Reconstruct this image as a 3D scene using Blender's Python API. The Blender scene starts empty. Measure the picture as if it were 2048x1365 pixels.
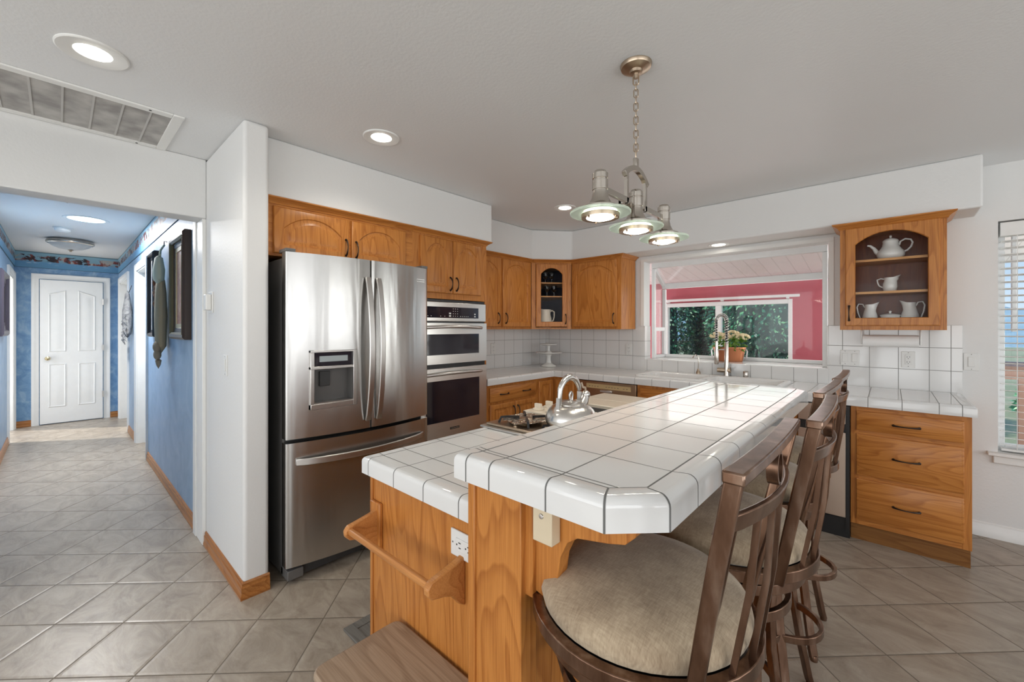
import bpy, bmesh, math, random
from mathutils import Vector, Matrix, Euler
PI = math.pi
random.seed(7)
SC = bpy.context.scene
COL = SC.collection

# ------------------------------------------------------------------ camera
FPX = 828.0
YAW = math.atan(756 / 828.0)
cam = bpy.data.cameras.new('camera')
cam.sensor_width = 36.0
cam.lens = FPX / 2048 * 36.0
cam.shift_y = -26.5 / 2048
cam.clip_start = 0.02
cam.clip_end = 1000
co = bpy.data.objects.new('camera', cam)
COL.objects.link(co)
co.location = (0, 0, 1.375)
co.rotation_euler = (PI / 2, 0, YAW)
SC.camera = co

# ------------------------------------------------------------------ view and world
SC.view_settings.view_transform = 'Standard'
SC.view_settings.look = 'None'
SC.view_settings.gamma = 1.0
SC.view_settings.exposure = 0.27
try:
    SC.view_settings.use_curve_mapping = False
except Exception:
    pass
SC.cycles.max_bounces = 8
SC.cycles.diffuse_bounces = 5
SC.cycles.glossy_bounces = 4
SC.cycles.transmission_bounces = 8
SC.cycles.transparent_max_bounces = 12
SC.cycles.caustics_reflective = False
SC.cycles.caustics_refractive = False
SC.cycles.sample_clamp_indirect = 4.0
SC.cycles.use_denoising = True

W = bpy.data.worlds.new('sky'); SC.world = W; W.use_nodes = True
wn = W.node_tree; wn.nodes.clear()
o_ = wn.nodes.new('ShaderNodeOutputWorld'); b_ = wn.nodes.new('ShaderNodeBackground')
tc = wn.nodes.new('ShaderNodeTexCoord'); sp = wn.nodes.new('ShaderNodeSeparateXYZ')
rp = wn.nodes.new('ShaderNodeValToRGB')
rp.color_ramp.elements[0].position = 0.48; rp.color_ramp.elements[0].color = (0.62, 0.74, 0.85, 1)
rp.color_ramp.elements[1].position = 0.75; rp.color_ramp.elements[1].color = (0.20, 0.45, 0.88, 1)
ma = wn.nodes.new('ShaderNodeMath'); ma.operation = 'MULTIPLY_ADD'; ma.inputs[1].default_value = 0.5; ma.inputs[2].default_value = 0.5
nz = wn.nodes.new('ShaderNodeTexNoise'); nz.inputs['Scale'].default_value = 4.0; nz.inputs['Detail'].default_value = 5
cr = wn.nodes.new('ShaderNodeValToRGB'); cr.color_ramp.elements[0].position = 0.5; cr.color_ramp.elements[1].position = 0.68
mx = wn.nodes.new('ShaderNodeMixRGB'); mx.inputs[2].default_value = (0.95, 0.96, 1, 1)
L = wn.links.new
L(tc.outputs['Generated'], sp.inputs[0]); L(sp.outputs[2], ma.inputs[0]); L(ma.outputs[0], rp.inputs[0])
L(tc.outputs['Generated'], nz.inputs['Vector']); L(nz.outputs[0], cr.inputs[0]); L(cr.outputs[0], mx.inputs[0])
L(rp.outputs[0], mx.inputs[1]); L(mx.outputs[0], b_.inputs[0]); b_.inputs[1].default_value = 0.9
L(b_.outputs[0], o_.inputs[0])

def light(name, kind, loc, rot, power, color=(1, 1, 1), sx=1.0, sy=1.0, **kw):
    l = bpy.data.lights.new(name, kind); l.energy = power; l.color = color
    if kind == 'AREA':
        l.shape = 'RECTANGLE'; l.size = sx; l.size_y = sy
    for k, v in kw.items():
        setattr(l, k, v)
    o = bpy.data.objects.new(name, l); COL.objects.link(o)
    o.location = loc; o.rotation_euler = rot
    return o

light('sun', 'SUN', (0, 0, 10), (math.radians(38), math.radians(-34), 0), 3.2, (1, 0.95, 0.86), angle=0.01)
# daylight through unseen openings behind and beside the camera and the garden window
for k, x in enumerate((-2.25, -0.35, 1.55)):
    light('daylight_rear_window', 'AREA', (x, -3.40, 1.30), (PI / 2 + 0.2, 0, 0), 26, (1, 0.99, 0.965), 1.7, 2.0)
for k, y in enumerate((-1.6, 0.35, 2.3)):
    light('daylight_side_window', 'AREA', (3.40, y, 1.40), (0, PI / 2 + 0.2, 0), 22, (1, 0.99, 0.97), 1.7, 1.5)
light('daylight_garden_window', 'AREA', (-1.13, 4.60, 1.45), (-PI / 2, 0, 0), 2.5, (1, 0.99, 0.97), 1.4, 0.75, spread=2.6)
light('porch_fill_right', 'AREA', (3.6, 5.4, 1.2), (0, PI / 2 + 0.25, 0), 110, (1, 0.98, 0.96), 2.0, 2.0)  # added fill lamp that brightens the porch ceiling and red wall
light('porch_fill_left', 'AREA', (-4.1, 5.4, 0.9), (0, -PI / 2 - 0.3, 0), 45, (1, 0.98, 0.96), 1.6, 1.8)  # second added porch fill, placed before the closed left wall

# ------------------------------------------------------------------ geometry helpers
class G:
    def __init__(s):
        s.v = []; s.f = []
    def add(s, v, f):
        n = len(s.v); s.v += [tuple(p) for p in v]; s.f += [tuple(i + n for i in q) for q in f]; return s
    def box(s, x0, x1, y0, y1, z0, z1):
        x0, x1 = sorted((x0, x1)); y0, y1 = sorted((y0, y1)); z0, z1 = sorted((z0, z1))
        return s.add([(x0, y0, z0), (x1, y0, z0), (x1, y1, z0), (x0, y1, z0), (x0, y0, z1), (x1, y0, z1), (x1, y1, z1), (x0, y1, z1)],
                     [(0, 3, 2, 1), (4, 5, 6, 7), (0, 1, 5, 4), (1, 2, 6, 5), (2, 3, 7, 6), (3, 0, 4, 7)])
    def loops(s, loops, cap0=True, cap1=True, closed=True):
        n = len(loops[0]); v = [p for l in loops for p in l]; f = []
        for i in range(len(loops) - 1):
            for j in range(n if closed else n - 1):
                k = (j + 1) % n
                f.append((i * n + j, i * n + k, (i + 1) * n + k, (i + 1) * n + j))
        if cap0: f.append(tuple(reversed(range(n))))
        if cap1: f.append(tuple((len(loops) - 1) * n + j for j in range(n)))
        return s.add(v, f)
    def prism(s, poly, axis, a, b):
        def P(p, t):
            return {'x': (t, p[0], p[1]), 'y': (p[0], t, p[1]), 'z': (p[0], p[1], t)}[axis]
        return s.loops([[P(p, a) for p in poly], [P(p, b) for p in poly]])
    def lathe(s, prof, n=32, c=(0, 0, 0), sx=1.0, sy=1.0, cap0=True, cap1=True):
        ls = [[(c[0] + r * sx * math.cos(2 * PI * i / n), c[1] + r * sy * math.sin(2 * PI * i / n), c[2] + z) for i in range(n)] for r, z in prof]
        return s.loops(ls, cap0, cap1)
    def sweep(s, path, sec, closed=False, up=None, scale=None):
        """sec: list of 2-D points; path: 3-D points; parallel transported unless up given"""
        P = [Vector(p) for p in path]; n = len(P); ls = []; nrm = None
        for i in range(n):
            if closed: t = (P[(i + 1) % n] - P[i - 1])
            else: t = P[min(i + 1, n - 1)] - P[max(i - 1, 0)]
            if t.length < 1e-9: t = Vector((0, 0, 1))
            t.normalize()
            if up is not None:
                u = Vector(up); a = u - t * u.dot(t); a.normalize()
            else:
                if nrm is None:
                    u = Vector((0, 0, 1)) if abs(t.z) < 0.9 else Vector((1, 0, 0)); a = u - t * u.dot(t)
                else: a = nrm - t * nrm.dot(t)
                a.normalize(); nrm = a
            b = t.cross(a); k = scale[i] if scale else 1.0
            ls.append([tuple(P[i] + a * (q[1] * k) + b * (q[0] * k)) for q in sec])
        if closed: ls.append(ls[0]); return s.loops(ls, False, False)
        return s.loops(ls)
    def tube(s, path, r, n=10, closed=False, up=None):
        rs = r if isinstance(r, (list, tuple)) else [r] * len(path)
        return s.sweep(path, [(math.cos(2 * PI * i / n), math.sin(2 * PI * i / n)) for i in range(n)], closed, up, rs)
    def bar(s, path, w, h, closed=False, up=(0, 0, 1)):
        return s.sweep(path, [(-w / 2, -h / 2), (w / 2, -h / 2), (w / 2, h / 2), (-w / 2, h / 2)], closed, up)
    def ball(s, c, r, n=12, sx=1, sy=1, sz=1):
        m = max(4, n // 2)
        pr = [(r * math.sin(PI * i / m) if 0 < i < m else r * 0.02, -r * sz * math.cos(PI * i / m)) for i in range(m + 1)]
        return s.lathe(pr, n, c, sx, sy)
    def mold(s, path, prof, closed=False):
        """sweep a profile (out, z) along a plan polyline with mitred corners; out = right-hand side of travel"""
        P = [Vector((p[0], p[1])) for p in path]; n = len(P); ls = []
        for i in range(n):
            d0 = (P[i] - P[i - 1]) if (i > 0 or closed) else None
            d1 = (P[(i + 1) % n] - P[i]) if (i < n - 1 or closed) else None
            if d0 is None: d0 = d1
            if d1 is None: d1 = d0
            d0 = d0.normalized(); d1 = d1.normalized()
            n0 = Vector((d0.y, -d0.x)); n1 = Vector((d1.y, -d1.x))
            m = n0 + n1; m /= max(1e-6, 1 + n0.dot(n1))
            ls.append([(P[i].x + m.x * o, P[i].y + m.y * o, z) for o, z in prof])
        if closed: ls.append(ls[0]); return s.loops(ls, False, False)
        return s.loops(ls)
    def xf(s, M):
        s.v = [tuple(M @ Vector(p)) for p in s.v]; return s

def inset(poly, d):
    """inset a CCW polygon by d"""
    n = len(poly); out = []
    for i in range(n):
        a = Vector(poly[i - 1]); b = Vector(poly[i]); c = Vector(poly[(i + 1) % n])
        d0 = (b - a).normalized(); d1 = (c - b).normalized()
        n0 = Vector((-d0.y, d0.x)); n1 = Vector((-d1.y, d1.x))
        m = (n0 + n1) / max(1e-4, 1 + n0.dot(n1))
        out.append((b.x + m.x * d, b.y + m.y * d))
    return out

def obj(name, g, mat, parent=None, bevel=0, seg=2, sharp=38, flat=False, label=None, loc=None, sub=0):
    me = bpy.data.meshes.new(name)
    me.from_pydata([Vector(p) for p in g.v], [], g.f)
    bm = bmesh.new(); bm.from_mesh(me)
    bmesh.ops.recalc_face_normals(bm, faces=bm.faces)
    if not flat:
        for f in bm.faces: f.smooth = True
        lim = math.radians(sharp)
        for e in bm.edges:
            if len(e.link_faces) == 2 and e.calc_face_angle(0) > lim: e.smooth = False
    bm.to_mesh(me); bm.free()
    me.materials.append(mat)
    o = bpy.data.objects.new(name, me); COL.objects.link(o)
    if parent: o.parent = parent
    if loc: o.location = loc
    if bevel:
        m = o.modifiers.new('bevel', 'BEVEL'); m.width = bevel; m.segments = seg; m.limit_method = 'ANGLE'; m.angle_limit = math.radians(35)
    if sub:
        m = o.modifiers.new('sub', 'SUBSURF'); m.levels = sub; m.render_levels = sub
    if label: o['label'] = label
    return o

def thing(name, label, cat, loc=(0, 0, 0), rz=0, group=None):
    o = bpy.data.objects.new(name, None); COL.objects.link(o)
    o.location = loc; o.rotation_euler = (0, 0, rz); o.empty_display_size = 0.05
    o['label'] = label; o['category'] = cat
    if group: o['group'] = group
    return o

def tag(o, label, cat, group=None):
    o['label'] = label; o['category'] = cat
    if group: o['group'] = group
    return o

def struct(name, g, mat, parent=None, **kw):
    o = obj(name, g, mat, parent, **kw)
    if parent is None: o['kind'] = 'structure'
    return o

def copy_tree(o, parent=None):
    c = o.copy(); COL.objects.link(c)
    if parent: c.parent = parent
    for ch in list(o.children): copy_tree(ch, c)
    return c

# ------------------------------------------------------------------ materials
def newmat(name):
    m = bpy.data.materials.new(name); m.use_nodes = True
    nt = m.node_tree; b = nt.nodes['Principled BSDF']
    return m, nt, b

def N(nt, t, **kw):
    n = nt.nodes.new(t)
    for k, v in kw.items():
        if k.startswith('_'): n.inputs[k[1:].replace('_', ' ')].default_value = v
        else: setattr(n, k, v)
    return n

def math_(nt, op, a, b=None, c=None):
    n = nt.nodes.new('ShaderNodeMath'); n.operation = op
    for i, x in enumerate((a, b, c)):
        if x is None: continue
        if isinstance(x, (int, float)): n.inputs[i].default_value = x
        else: nt.links.new(x, n.inputs[i])
    return n.outputs[0]

def mixc(nt, f, a, b):
    n = nt.nodes.new('ShaderNodeMixRGB')
    for i, x in enumerate((f, a, b)):
        if isinstance(x, (int, float)): n.inputs[i].default_value = x
        elif isinstance(x, tuple): n.inputs[i].default_value = (x + (1,)) if len(x) == 3 else x
        else: nt.links.new(x, n.inputs[i])
    return n.outputs[0]

def noise(nt, vec, scale, detail=3, rough=0.5, dist=0.0):
    n = nt.nodes.new('ShaderNodeTexNoise'); n.inputs['Scale'].default_value = scale
    n.inputs['Detail'].default_value = detail; n.inputs['Roughness'].default_value = rough; n.inputs['Distortion'].default_value = dist
    if vec is not None: nt.links.new(vec, n.inputs['Vector'])
    return n.outputs[0]

def mapping(nt, vec, scale=(1, 1, 1), loc=(0, 0, 0), rot=(0, 0, 0)):
    n = nt.nodes.new('ShaderNodeMapping'); n.inputs['Scale'].default_value = scale
    n.inputs['Location'].default_value = loc; n.inputs['Rotation'].default_value = rot
    nt.links.new(vec, n.inputs['Vector']); return n.outputs[0]

def ramp(nt, f, *stops):
    n = nt.nodes.new('ShaderNodeValToRGB'); e = n.color_ramp.elements
    while len(e) < len(stops): e.new(0.5)
    for q, (p, c) in zip(e, stops):
        q.position = p; q.color = (c + (1,)) if isinstance(c, tuple) else (c, c, c, 1)
    nt.links.new(f, n.inputs[0]); return n.outputs[0]

def bump(nt, b, h, strength=0.2, dist=0.002):
    n = nt.nodes.new('ShaderNodeBump'); n.inputs['Strength'].default_value = strength; n.inputs['Distance'].default_value = dist
    nt.links.new(h, n.inputs['Height']); nt.links.new(n.outputs[0], b.inputs['Normal'])

def plain(name, col, rough=0.5, metal=0.0, emit=None, es=0, **kw):
    m, nt, b = newmat(name)
    b.inputs['Base Color'].default_value = col + (1,); b.inputs['Roughness'].default_value = rough; b.inputs['Metallic'].default_value = metal
    if emit: b.inputs['Emission Color'].default_value = emit + (1,); b.inputs['Emission Strength'].default_value = es
    for k, v in kw.items(): b.inputs[k.replace('_', ' ')].default_value = v
    # slight break-up so the surface is not perfectly uniform
    if metal == 0 and not emit:
        tcx = N(nt, 'ShaderNodeTexCoord')
        nn = noise(nt, tcx.outputs['Object'], 14, 3)
        c2 = tuple(x * 0.93 for x in col)
        nt.links.new(mixc(nt, nn, c2, col), b.inputs['Base Color'])
    return m

def paint(name, col, rough=0.6, bs=0.25, scale=90, spec=0.4):
    m, nt, b = newmat(name)
    geo = N(nt, 'ShaderNodeNewGeometry')
    n1 = noise(nt, geo.outputs['Position'], 1.3, 2)
    nt.links.new(mixc(nt, n1, tuple(c * 0.96 for c in col), col), b.inputs['Base Color'])
    b.inputs['Roughness'].default_value = rough; b.inputs['Specular IOR Level'].default_value = spec
    bump(nt, b, noise(nt, geo.outputs['Position'], scale, 3), bs, 0.004)
    return m

def oak(name, axis='z', tone=(1, 1, 1), light_=(0.58, 0.240, 0.058), dark=(0.31, 0.098, 0.018), rough=0.33, grain=1.0):
    m, nt, b = newmat(name)
    tcx = N(nt, 'ShaderNodeTexCoord'); oi = N(nt, 'ShaderNodeObjectInfo')
    off = nt.nodes.new('ShaderNodeVectorMath'); off.operation = 'ADD'
    cmb = N(nt, 'ShaderNodeCombineXYZ')
    r = math_(nt, 'MULTIPLY', oi.outputs['Random'], 37.0)
    for i in range(3): nt.links.new(r, cmb.inputs[i])
    nt.links.new(tcx.outputs['Object'], off.inputs[0]); nt.links.new(cmb.outputs[0], off.inputs[1])
    lo, hi = 0.75, 5.5
    sc = {'x': (lo, hi, hi), 'y': (hi, lo, hi), 'z': (hi, hi, lo)}[axis]
    v = mapping(nt, off.outputs[0], sc)
    n1 = noise(nt, v, 1.0, 2, 0.45, 0.3)
    cont = math_(nt, 'FRACT', math_(nt, 'MULTIPLY', n1, 16.0))
    cont = ramp(nt, cont, (0.0, 0.0), (0.55, 0.25), (0.9, 1.0), (1.0, 0.15))
    ps = {'x': (6, 260, 260), 'y': (260, 6, 260), 'z': (260, 260, 6)}[axis]
    pore = ramp(nt, noise(nt, mapping(nt, tcx.outputs['Object'], ps), 1.0, 2), (0.42, 1.0), (0.58, 0.0))
    bs_ = {'x': (1.2, 14, 14), 'y': (14, 1.2, 14), 'z': (14, 14, 1.2)}[axis]
    band = noise(nt, mapping(nt, off.outputs[0], bs_), 1.0, 3)
    f = math_(nt, 'ADD', math_(nt, 'MULTIPLY', cont, 0.46 * grain), math_(nt, 'MULTIPLY', pore, 0.26 * grain))
    f = math_(nt, 'ADD', f, math_(nt, 'MULTIPLY', band, 0.35))
    f = math_(nt, 'MINIMUM', f, 1.0)
    lt = tuple(a * t for a, t in zip(light_, tone)); dk = tuple(a * t for a, t in zip(dark, tone))
    nt.links.new(mixc(nt, f, lt, dk), b.inputs['Base Color'])
    b.inputs['Roughness'].default_value = rough; b.inputs['Coat Weight'].default_value = 0.08; b.inputs['Coat Roughness'].default_value = 0.2; b.inputs['Specular IOR Level'].default_value = 0.25
    bump(nt, b, f, 0.12, 0.001)
    return m

def metal(name, col=(0.62, 0.60, 0.57), rough=0.3, brush=None, aniso=0.0, bs=0.15):
    m, nt, b = newmat(name)
    b.inputs['Base Color'].default_value = col + (1,); b.inputs['Metallic'].default_value = 1.0; b.inputs['Roughness'].default_value = rough
    tcx = N(nt, 'ShaderNodeTexCoord')
    if brush:
        sc = {'x': (3, 500, 500), 'y': (500, 3, 500), 'z': (500, 500, 3)}[brush]
        n1 = noise(nt, mapping(nt, tcx.outputs['Object'], sc), 1.0, 2)
        nt.links.new(mixc(nt, n1, tuple(c * 0.96 for c in col), tuple(min(1, c * 1.03) for c in col)), b.inputs['Base Color'])
        nt.links.new(math_(nt, 'MULTIPLY_ADD', n1, 0.03, rough - 0.015), b.inputs['Roughness'])
    else:
        n1 = noise(nt, tcx.outputs['Object'], 25, 3)
        nt.links.new(math_(nt, 'MULTIPLY_ADD', n1, 0.03, rough - 0.015), b.inputs['Roughness'])
    if aniso:
        b.inputs['Anisotropic'].default_value = aniso; b.inputs['Anisotropic Rotation'].default_value = 0.25
        tg = N(nt, 'ShaderNodeTangent', direction_type='RADIAL', axis='Z'); nt.links.new(tg.outputs[0], b.inputs['Tangent'])
    return m

def tiles(name, lines, col=(0.73, 0.73, 0.72), grout=(0.16, 0.16, 0.15), rough=0.08, w=0.003, vary=0.0):
    """lines: dicts n=(a,b,c) plane normal, off, pitch or None, w, cond=[(axis,'<'|'>',value)]"""
    m, nt, b = newmat(name)
    geo = N(nt, 'ShaderNodeNewGeometry'); sp = N(nt, 'ShaderNodeSeparateXYZ'); nt.links.new(geo.outputs['Position'], sp.inputs[0])
    ax = {'x': sp.outputs[0], 'y': sp.outputs[1], 'z': sp.outputs[2]}
    tot = None
    for l in lines:
        if isinstance(l['n'], str): s_ = ax[l['n']]
        else:
            s_ = math_(nt, 'MULTIPLY', sp.outputs[0], l['n'][0]); s_ = math_(nt, 'MULTIPLY_ADD', sp.outputs[1], l['n'][1], s_)
        d = math_(nt, 'SUBTRACT', s_, l['off'])
        if l.get('pitch'): d = math_(nt, 'PINGPONG', d, l['pitch'] / 2)
        else: d = math_(nt, 'ABSOLUTE', d)
        ww = l.get('w', w)
        mr = N(nt, 'ShaderNodeMapRange'); nt.links.new(d, mr.inputs[0])
        mr.inputs[1].default_value = ww * 0.35; mr.inputs[2].default_value = ww * 0.75; mr.inputs[3].default_value = 1; mr.inputs[4].default_value = 0
        k = mr.outputs[0]
        for a_, op, val in l.get('cond', []):
            k = math_(nt, 'MULTIPLY', k, math_(nt, 'LESS_THAN' if op == '<' else 'GREATER_THAN', ax[a_], val))
        tot = k if tot is None else math_(nt, 'MAXIMUM', tot, k)
    nn = noise(nt, geo.outputs['Position'], 3.0, 2)
    base = mixc(nt, nn, tuple(c * 0.96 for c in col), col)
    nt.links.new(mixc(nt, tot, base, grout), b.inputs['Base Color'])
    nt.links.new(math_(nt, 'MULTIPLY_ADD', tot, 0.7, rough), b.inputs['Roughness'])
    b.inputs['Specular IOR Level'].default_value = 0.55
    h = math_(nt, 'ADD', math_(nt, 'SUBTRACT', 1.0, tot), math_(nt, 'MULTIPLY', noise(nt, geo.outputs['Position'], 9, 1), 0.35))
    bump(nt, b, h, 0.3, 0.0015)
    return m

def glassmat(name, tint=(1, 1, 1), refl=1.0):
    """thin clear pane: mostly transparent with a real Fresnel mirror"""
    m, nt, b = newmat(name)
    nt.nodes.remove(b)
    out = [n for n in nt.nodes if n.type == 'OUTPUT_MATERIAL'][0]
    tr = N(nt, 'ShaderNodeBsdfTransparent'); tr.inputs[0].default_value = tint + (1,)
    gl = N(nt, 'ShaderNodeBsdfGlossy'); gl.inputs['Roughness'].default_value = 0.02
    fr = N(nt, 'ShaderNodeFresnel'); fr.inputs[0].default_value = 1.45
    f = math_(nt, 'MULTIPLY', fr.outputs[0], refl)
    mx = N(nt, 'ShaderNodeMixShader'); nt.links.new(f, mx.inputs[0]); nt.links.new(tr.outputs[0], mx.inputs[1]); nt.links.new(gl.outputs[0], mx.inputs[2])
    nt.links.new(mx.outputs[0], out.inputs[0])
    return m

M = {}
M['wall'] = paint('white_wall_paint', (0.74, 0.74, 0.73), 0.5, 0.22, 70)
M['ceil'] = paint('ceiling_texture_paint', (0.78, 0.79, 0.795), 0.45, 0.22, 75)
M['trim'] = plain('white_trim', (0.80, 0.80, 0.78), 0.35)
M['trimw'] = plain('white_vinyl', (0.82, 0.83, 0.83), 0.35)
M['oakz'] = oak('oak_vertical', 'z'); M['oakx'] = oak('oak_horizontal', 'x'); M['oaky'] = oak('oak_lengthwise', 'y')
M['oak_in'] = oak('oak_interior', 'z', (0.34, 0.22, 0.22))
M['oak_toe'] = oak('shaded_toe_kick_oak', 'x', (0.45, 0.5, 0.62))  # toe-kick shading put into a darkened oak tone
M['navy'] = plain('dark_navy_lining', (0.035, 0.033, 0.055), 0.5)
M['shelf'] = oak('pale_shelf_edge', 'x', (1.05, 1.35, 1.9))
M['oak_rail'] = oak('oak_rail', 'x', (1.05, 1.15, 1.5), grain=0.8)
M['oak_old'] = oak('weathered_stool_oak', 'x', (1, 1, 1), (0.43, 0.325, 0.23), (0.25, 0.175, 0.115), 0.42)
M['oak_base'] = oak('oak_baseboard', 'x', (0.78, 0.80, 0.95))
M['oak_basey'] = oak('oak_baseboard_y', 'y', (0.78, 0.80, 0.95))
M['greywood'] = oak('grey_wood', 'x', (1, 1, 1), (0.22, 0.21, 0.19), (0.13, 0.12, 0.105), 0.6)
M['steel'] = metal('stainless_steel', (0.50, 0.49, 0.475), 0.26, None, 0.6)
nt_ = M['steel'].node_tree; tc_ = N(nt_, 'ShaderNodeTexCoord')
bump(nt_, nt_.nodes['Principled BSDF'], noise(nt_, mapping(nt_, tc_.outputs['Object'], (9, 9, 1.1)), 1.0, 2, 0.5, 0.4), 0.55, 0.006)
M['steel2'] = metal('stainless_oven', (0.66, 0.64, 0.61), 0.28, 'x', 0.3)
M['steel_h'] = metal('steel_handle', (0.60, 0.58, 0.56), 0.32)
M['nickel'] = metal('brushed_nickel', (0.54, 0.50, 0.45), 0.20)
M['nickel_d'] = metal('warm_nickel', (0.50, 0.40, 0.30), 0.30)
M['chrome'] = metal('polished_steel', (0.66, 0.64, 0.61), 0.22)
M['bronze'] = metal('dark_bronze_pull', (0.055, 0.045, 0.04), 0.42)
M['stool'] = None
M['black'] = plain('black_plastic', (0.012, 0.012, 0.013), 0.35)
M['blackg'] = plain('black_glass', (0.022, 0.018, 0.026), 0.05)
M['gasket'] = plain('dark_grey_gasket', (0.05, 0.05, 0.05), 0.6)
M['greyp'] = plain('grey_body_paint', (0.13, 0.125, 0.12), 0.4)
M['plastic'] = plain('white_plastic', (0.74, 0.74, 0.72), 0.35)
M['beige'] = plain('almond_plastic', (0.66, 0.56, 0.40), 0.35)
M['cream'] = plain('cream_enamel', (0.72, 0.64, 0.52), 0.3)
M['porc'] = plain('white_porcelain', (0.78, 0.78, 0.75), 0.12)
M['sinkw'] = plain('white_sink_enamel', (0.80, 0.80, 0.79), 0.12)
M['copper'] = metal('copper', (0.50, 0.20, 0.10), 0.42)
M['galv'] = metal('pot_rim_steel', (0.68, 0.66, 0.66), 0.35)
M['led'] = plain('warm_lamp_lens', (1, 0.95, 0.85), 0.4, emit=(1.0, 0.94, 0.82), es=9.0)
M['ledp'] = plain('pendant_lens', (1, 0.95, 0.85), 0.4, emit=(1.0, 0.93, 0.80), es=12.0)
M['tubel'] = plain('skylight_lens', (1, 1, 1), 0.4, emit=(0.72, 0.93, 1.0), es=2.6)
M['dwb'] = metal('panel_oak_reflection', (0.40, 0.255, 0.155), 0.3); M['tanstrip'] = plain('tan_print_strip', (0.56, 0.40, 0.20), 0.35); M['tansteel'] = metal('stainless_oak_reflection', (0.66, 0.54, 0.44), 0.33)  # oak reflections tinted into the dishwasher panel and compactor steel colours
M['glass'] = glassmat('clear_glass', (1, 1, 1), 0.08); M['glassw'] = glassmat('window_glass', (0.98, 1.0, 0.995), 0.38)
m, nt, b = newmat('green_edge_glass'); M['glassg'] = m
tr = N(nt, 'ShaderNodeBsdfTransparent'); tr.inputs[0].default_value = (0.90, 0.97, 0.92, 1)
tl = N(nt, 'ShaderNodeBsdfTranslucent'); tl.inputs[0].default_value = (0.88, 0.97, 0.90, 1)
df = N(nt, 'ShaderNodeBsdfDiffuse'); df.inputs[0].default_value = (0.78, 0.86, 0.79, 1)
m1 = N(nt, 'ShaderNodeMixShader'); m1.inputs[0].default_value = 0.5; nt.links.new(tl.outputs[0], m1.inputs[1]); nt.links.new(df.outputs[0], m1.inputs[2])
m2 = N(nt, 'ShaderNodeMixShader'); m2.inputs[0].default_value = 0.42; nt.links.new(tr.outputs[0], m2.inputs[1]); nt.links.new(m1.outputs[0], m2.inputs[2])
nt.links.new(m2.outputs[0], [n for n in nt.nodes if n.type == 'OUTPUT_MATERIAL'][0].inputs[0])
M['paper'] = plain('paper_roll', (0.85, 0.85, 0.84), 0.8)
M['glassd'] = plain('frosted_bowl', (0.60, 0.59, 0.56), 0.4)
M['leaf'] = None

# bronze brown brushed stool metal with worn streaks
m, nt, b = newmat('antique_bronze_metal'); M['stool'] = m
tcx = N(nt, 'ShaderNodeTexCoord')
n1 = noise(nt, mapping(nt, tcx.outputs['Object'], (30, 30, 7)), 1.0, 4, 0.6)
nt.links.new(ramp(nt, n1, (0.3, (0.10, 0.050, 0.028)), (0.55, (0.20, 0.115, 0.075)), (0.8, (0.36, 0.26, 0.20))), b.inputs['Base Color'])
b.inputs['Metallic'].default_value = 0.85; b.inputs['Roughness'].default_value = 0.24
# woven seat fabric
m, nt, b = newmat('beige_woven_fabric'); M['fabric'] = m
tcx = N(nt, 'ShaderNodeTexCoord')
h = math_(nt, 'MULTIPLY', math_(nt, 'ADD', noise(nt, mapping(nt, tcx.outputs['Object'], (60, 420, 60)), 1.0, 2), noise(nt, mapping(nt, tcx.outputs['Object'], (420, 60, 60)), 1.0, 2)), 0.5)
n1 = noise(nt, tcx.outputs['Object'], 12, 4)
f = math_(nt, 'ADD', math_(nt, 'MULTIPLY', h, 0.6), math_(nt, 'MULTIPLY', n1, 0.5))
nt.links.new(ramp(nt, f, (0.38, (0.25, 0.178, 0.112)), (0.72, (0.50, 0.395, 0.27))), b.inputs['Base Color'])
b.inputs['Roughness'].default_value = 0.9; b.inputs['Sheen Weight'].default_value = 0.25
bump(nt, b, h, 0.25, 0.0006)
# crumpled foil
m, nt, b = newmat('crumpled_foil'); M['foil'] = m
tcx = N(nt, 'ShaderNodeTexCoord'); v_ = N(nt, 'ShaderNodeTexVoronoi'); v_.inputs['Scale'].default_value = 45
nt.links.new(tcx.outputs['Object'], v_.inputs['Vector'])
b.inputs['Base Color'].default_value = (0.68, 0.6, 0.5, 1); b.inputs['Metallic'].default_value = 1; b.inputs['Roughness'].default_value = 0.25
bump(nt, b, v_.outputs[0], 1.0, 0.01)
# outdoor/indoor specials
def mottled(name, a, b2, c3, scale=5, rough=0.6, stretch=(1, 1, 1)):
    m, nt, b = newmat(name); geo = N(nt, 'ShaderNodeNewGeometry')
    n1 = noise(nt, mapping(nt, geo.outputs['Position'], stretch), scale, 5, 0.65, 0.8)
    nt.links.new(ramp(nt, n1, (0.3, a), (0.5, b2), (0.72, c3)), b.inputs['Base Color']); b.inputs['Roughness'].default_value = rough
    return m
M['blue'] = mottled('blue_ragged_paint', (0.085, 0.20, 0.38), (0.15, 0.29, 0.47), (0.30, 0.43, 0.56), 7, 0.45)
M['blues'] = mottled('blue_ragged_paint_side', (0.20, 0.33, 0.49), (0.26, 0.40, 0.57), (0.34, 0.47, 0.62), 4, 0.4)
M['red'] = mottled('rose_red_paint', (0.46, 0.10, 0.13), (0.50, 0.115, 0.15), (0.52, 0.13, 0.16), 2)
M['boards'] = tiles('white_board_soffit', [dict(n='x', off=0.0, pitch=0.15, w=0.008)], (0.90, 0.90, 0.90), (0.68, 0.68, 0.68), 0.6)
M['deck'] = tiles('deck_planks', [dict(n='y', off=0.0, pitch=0.14, w=0.008)], (0.35, 0.24, 0.18), (0.06, 0.05, 0.04), 0.6)
M['railp'] = plain('brown_railing_paint', (0.36, 0.22, 0.17), 0.5); M['raild'] = plain('dark_rail_cap', (0.12, 0.10, 0.13), 0.5)
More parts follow.
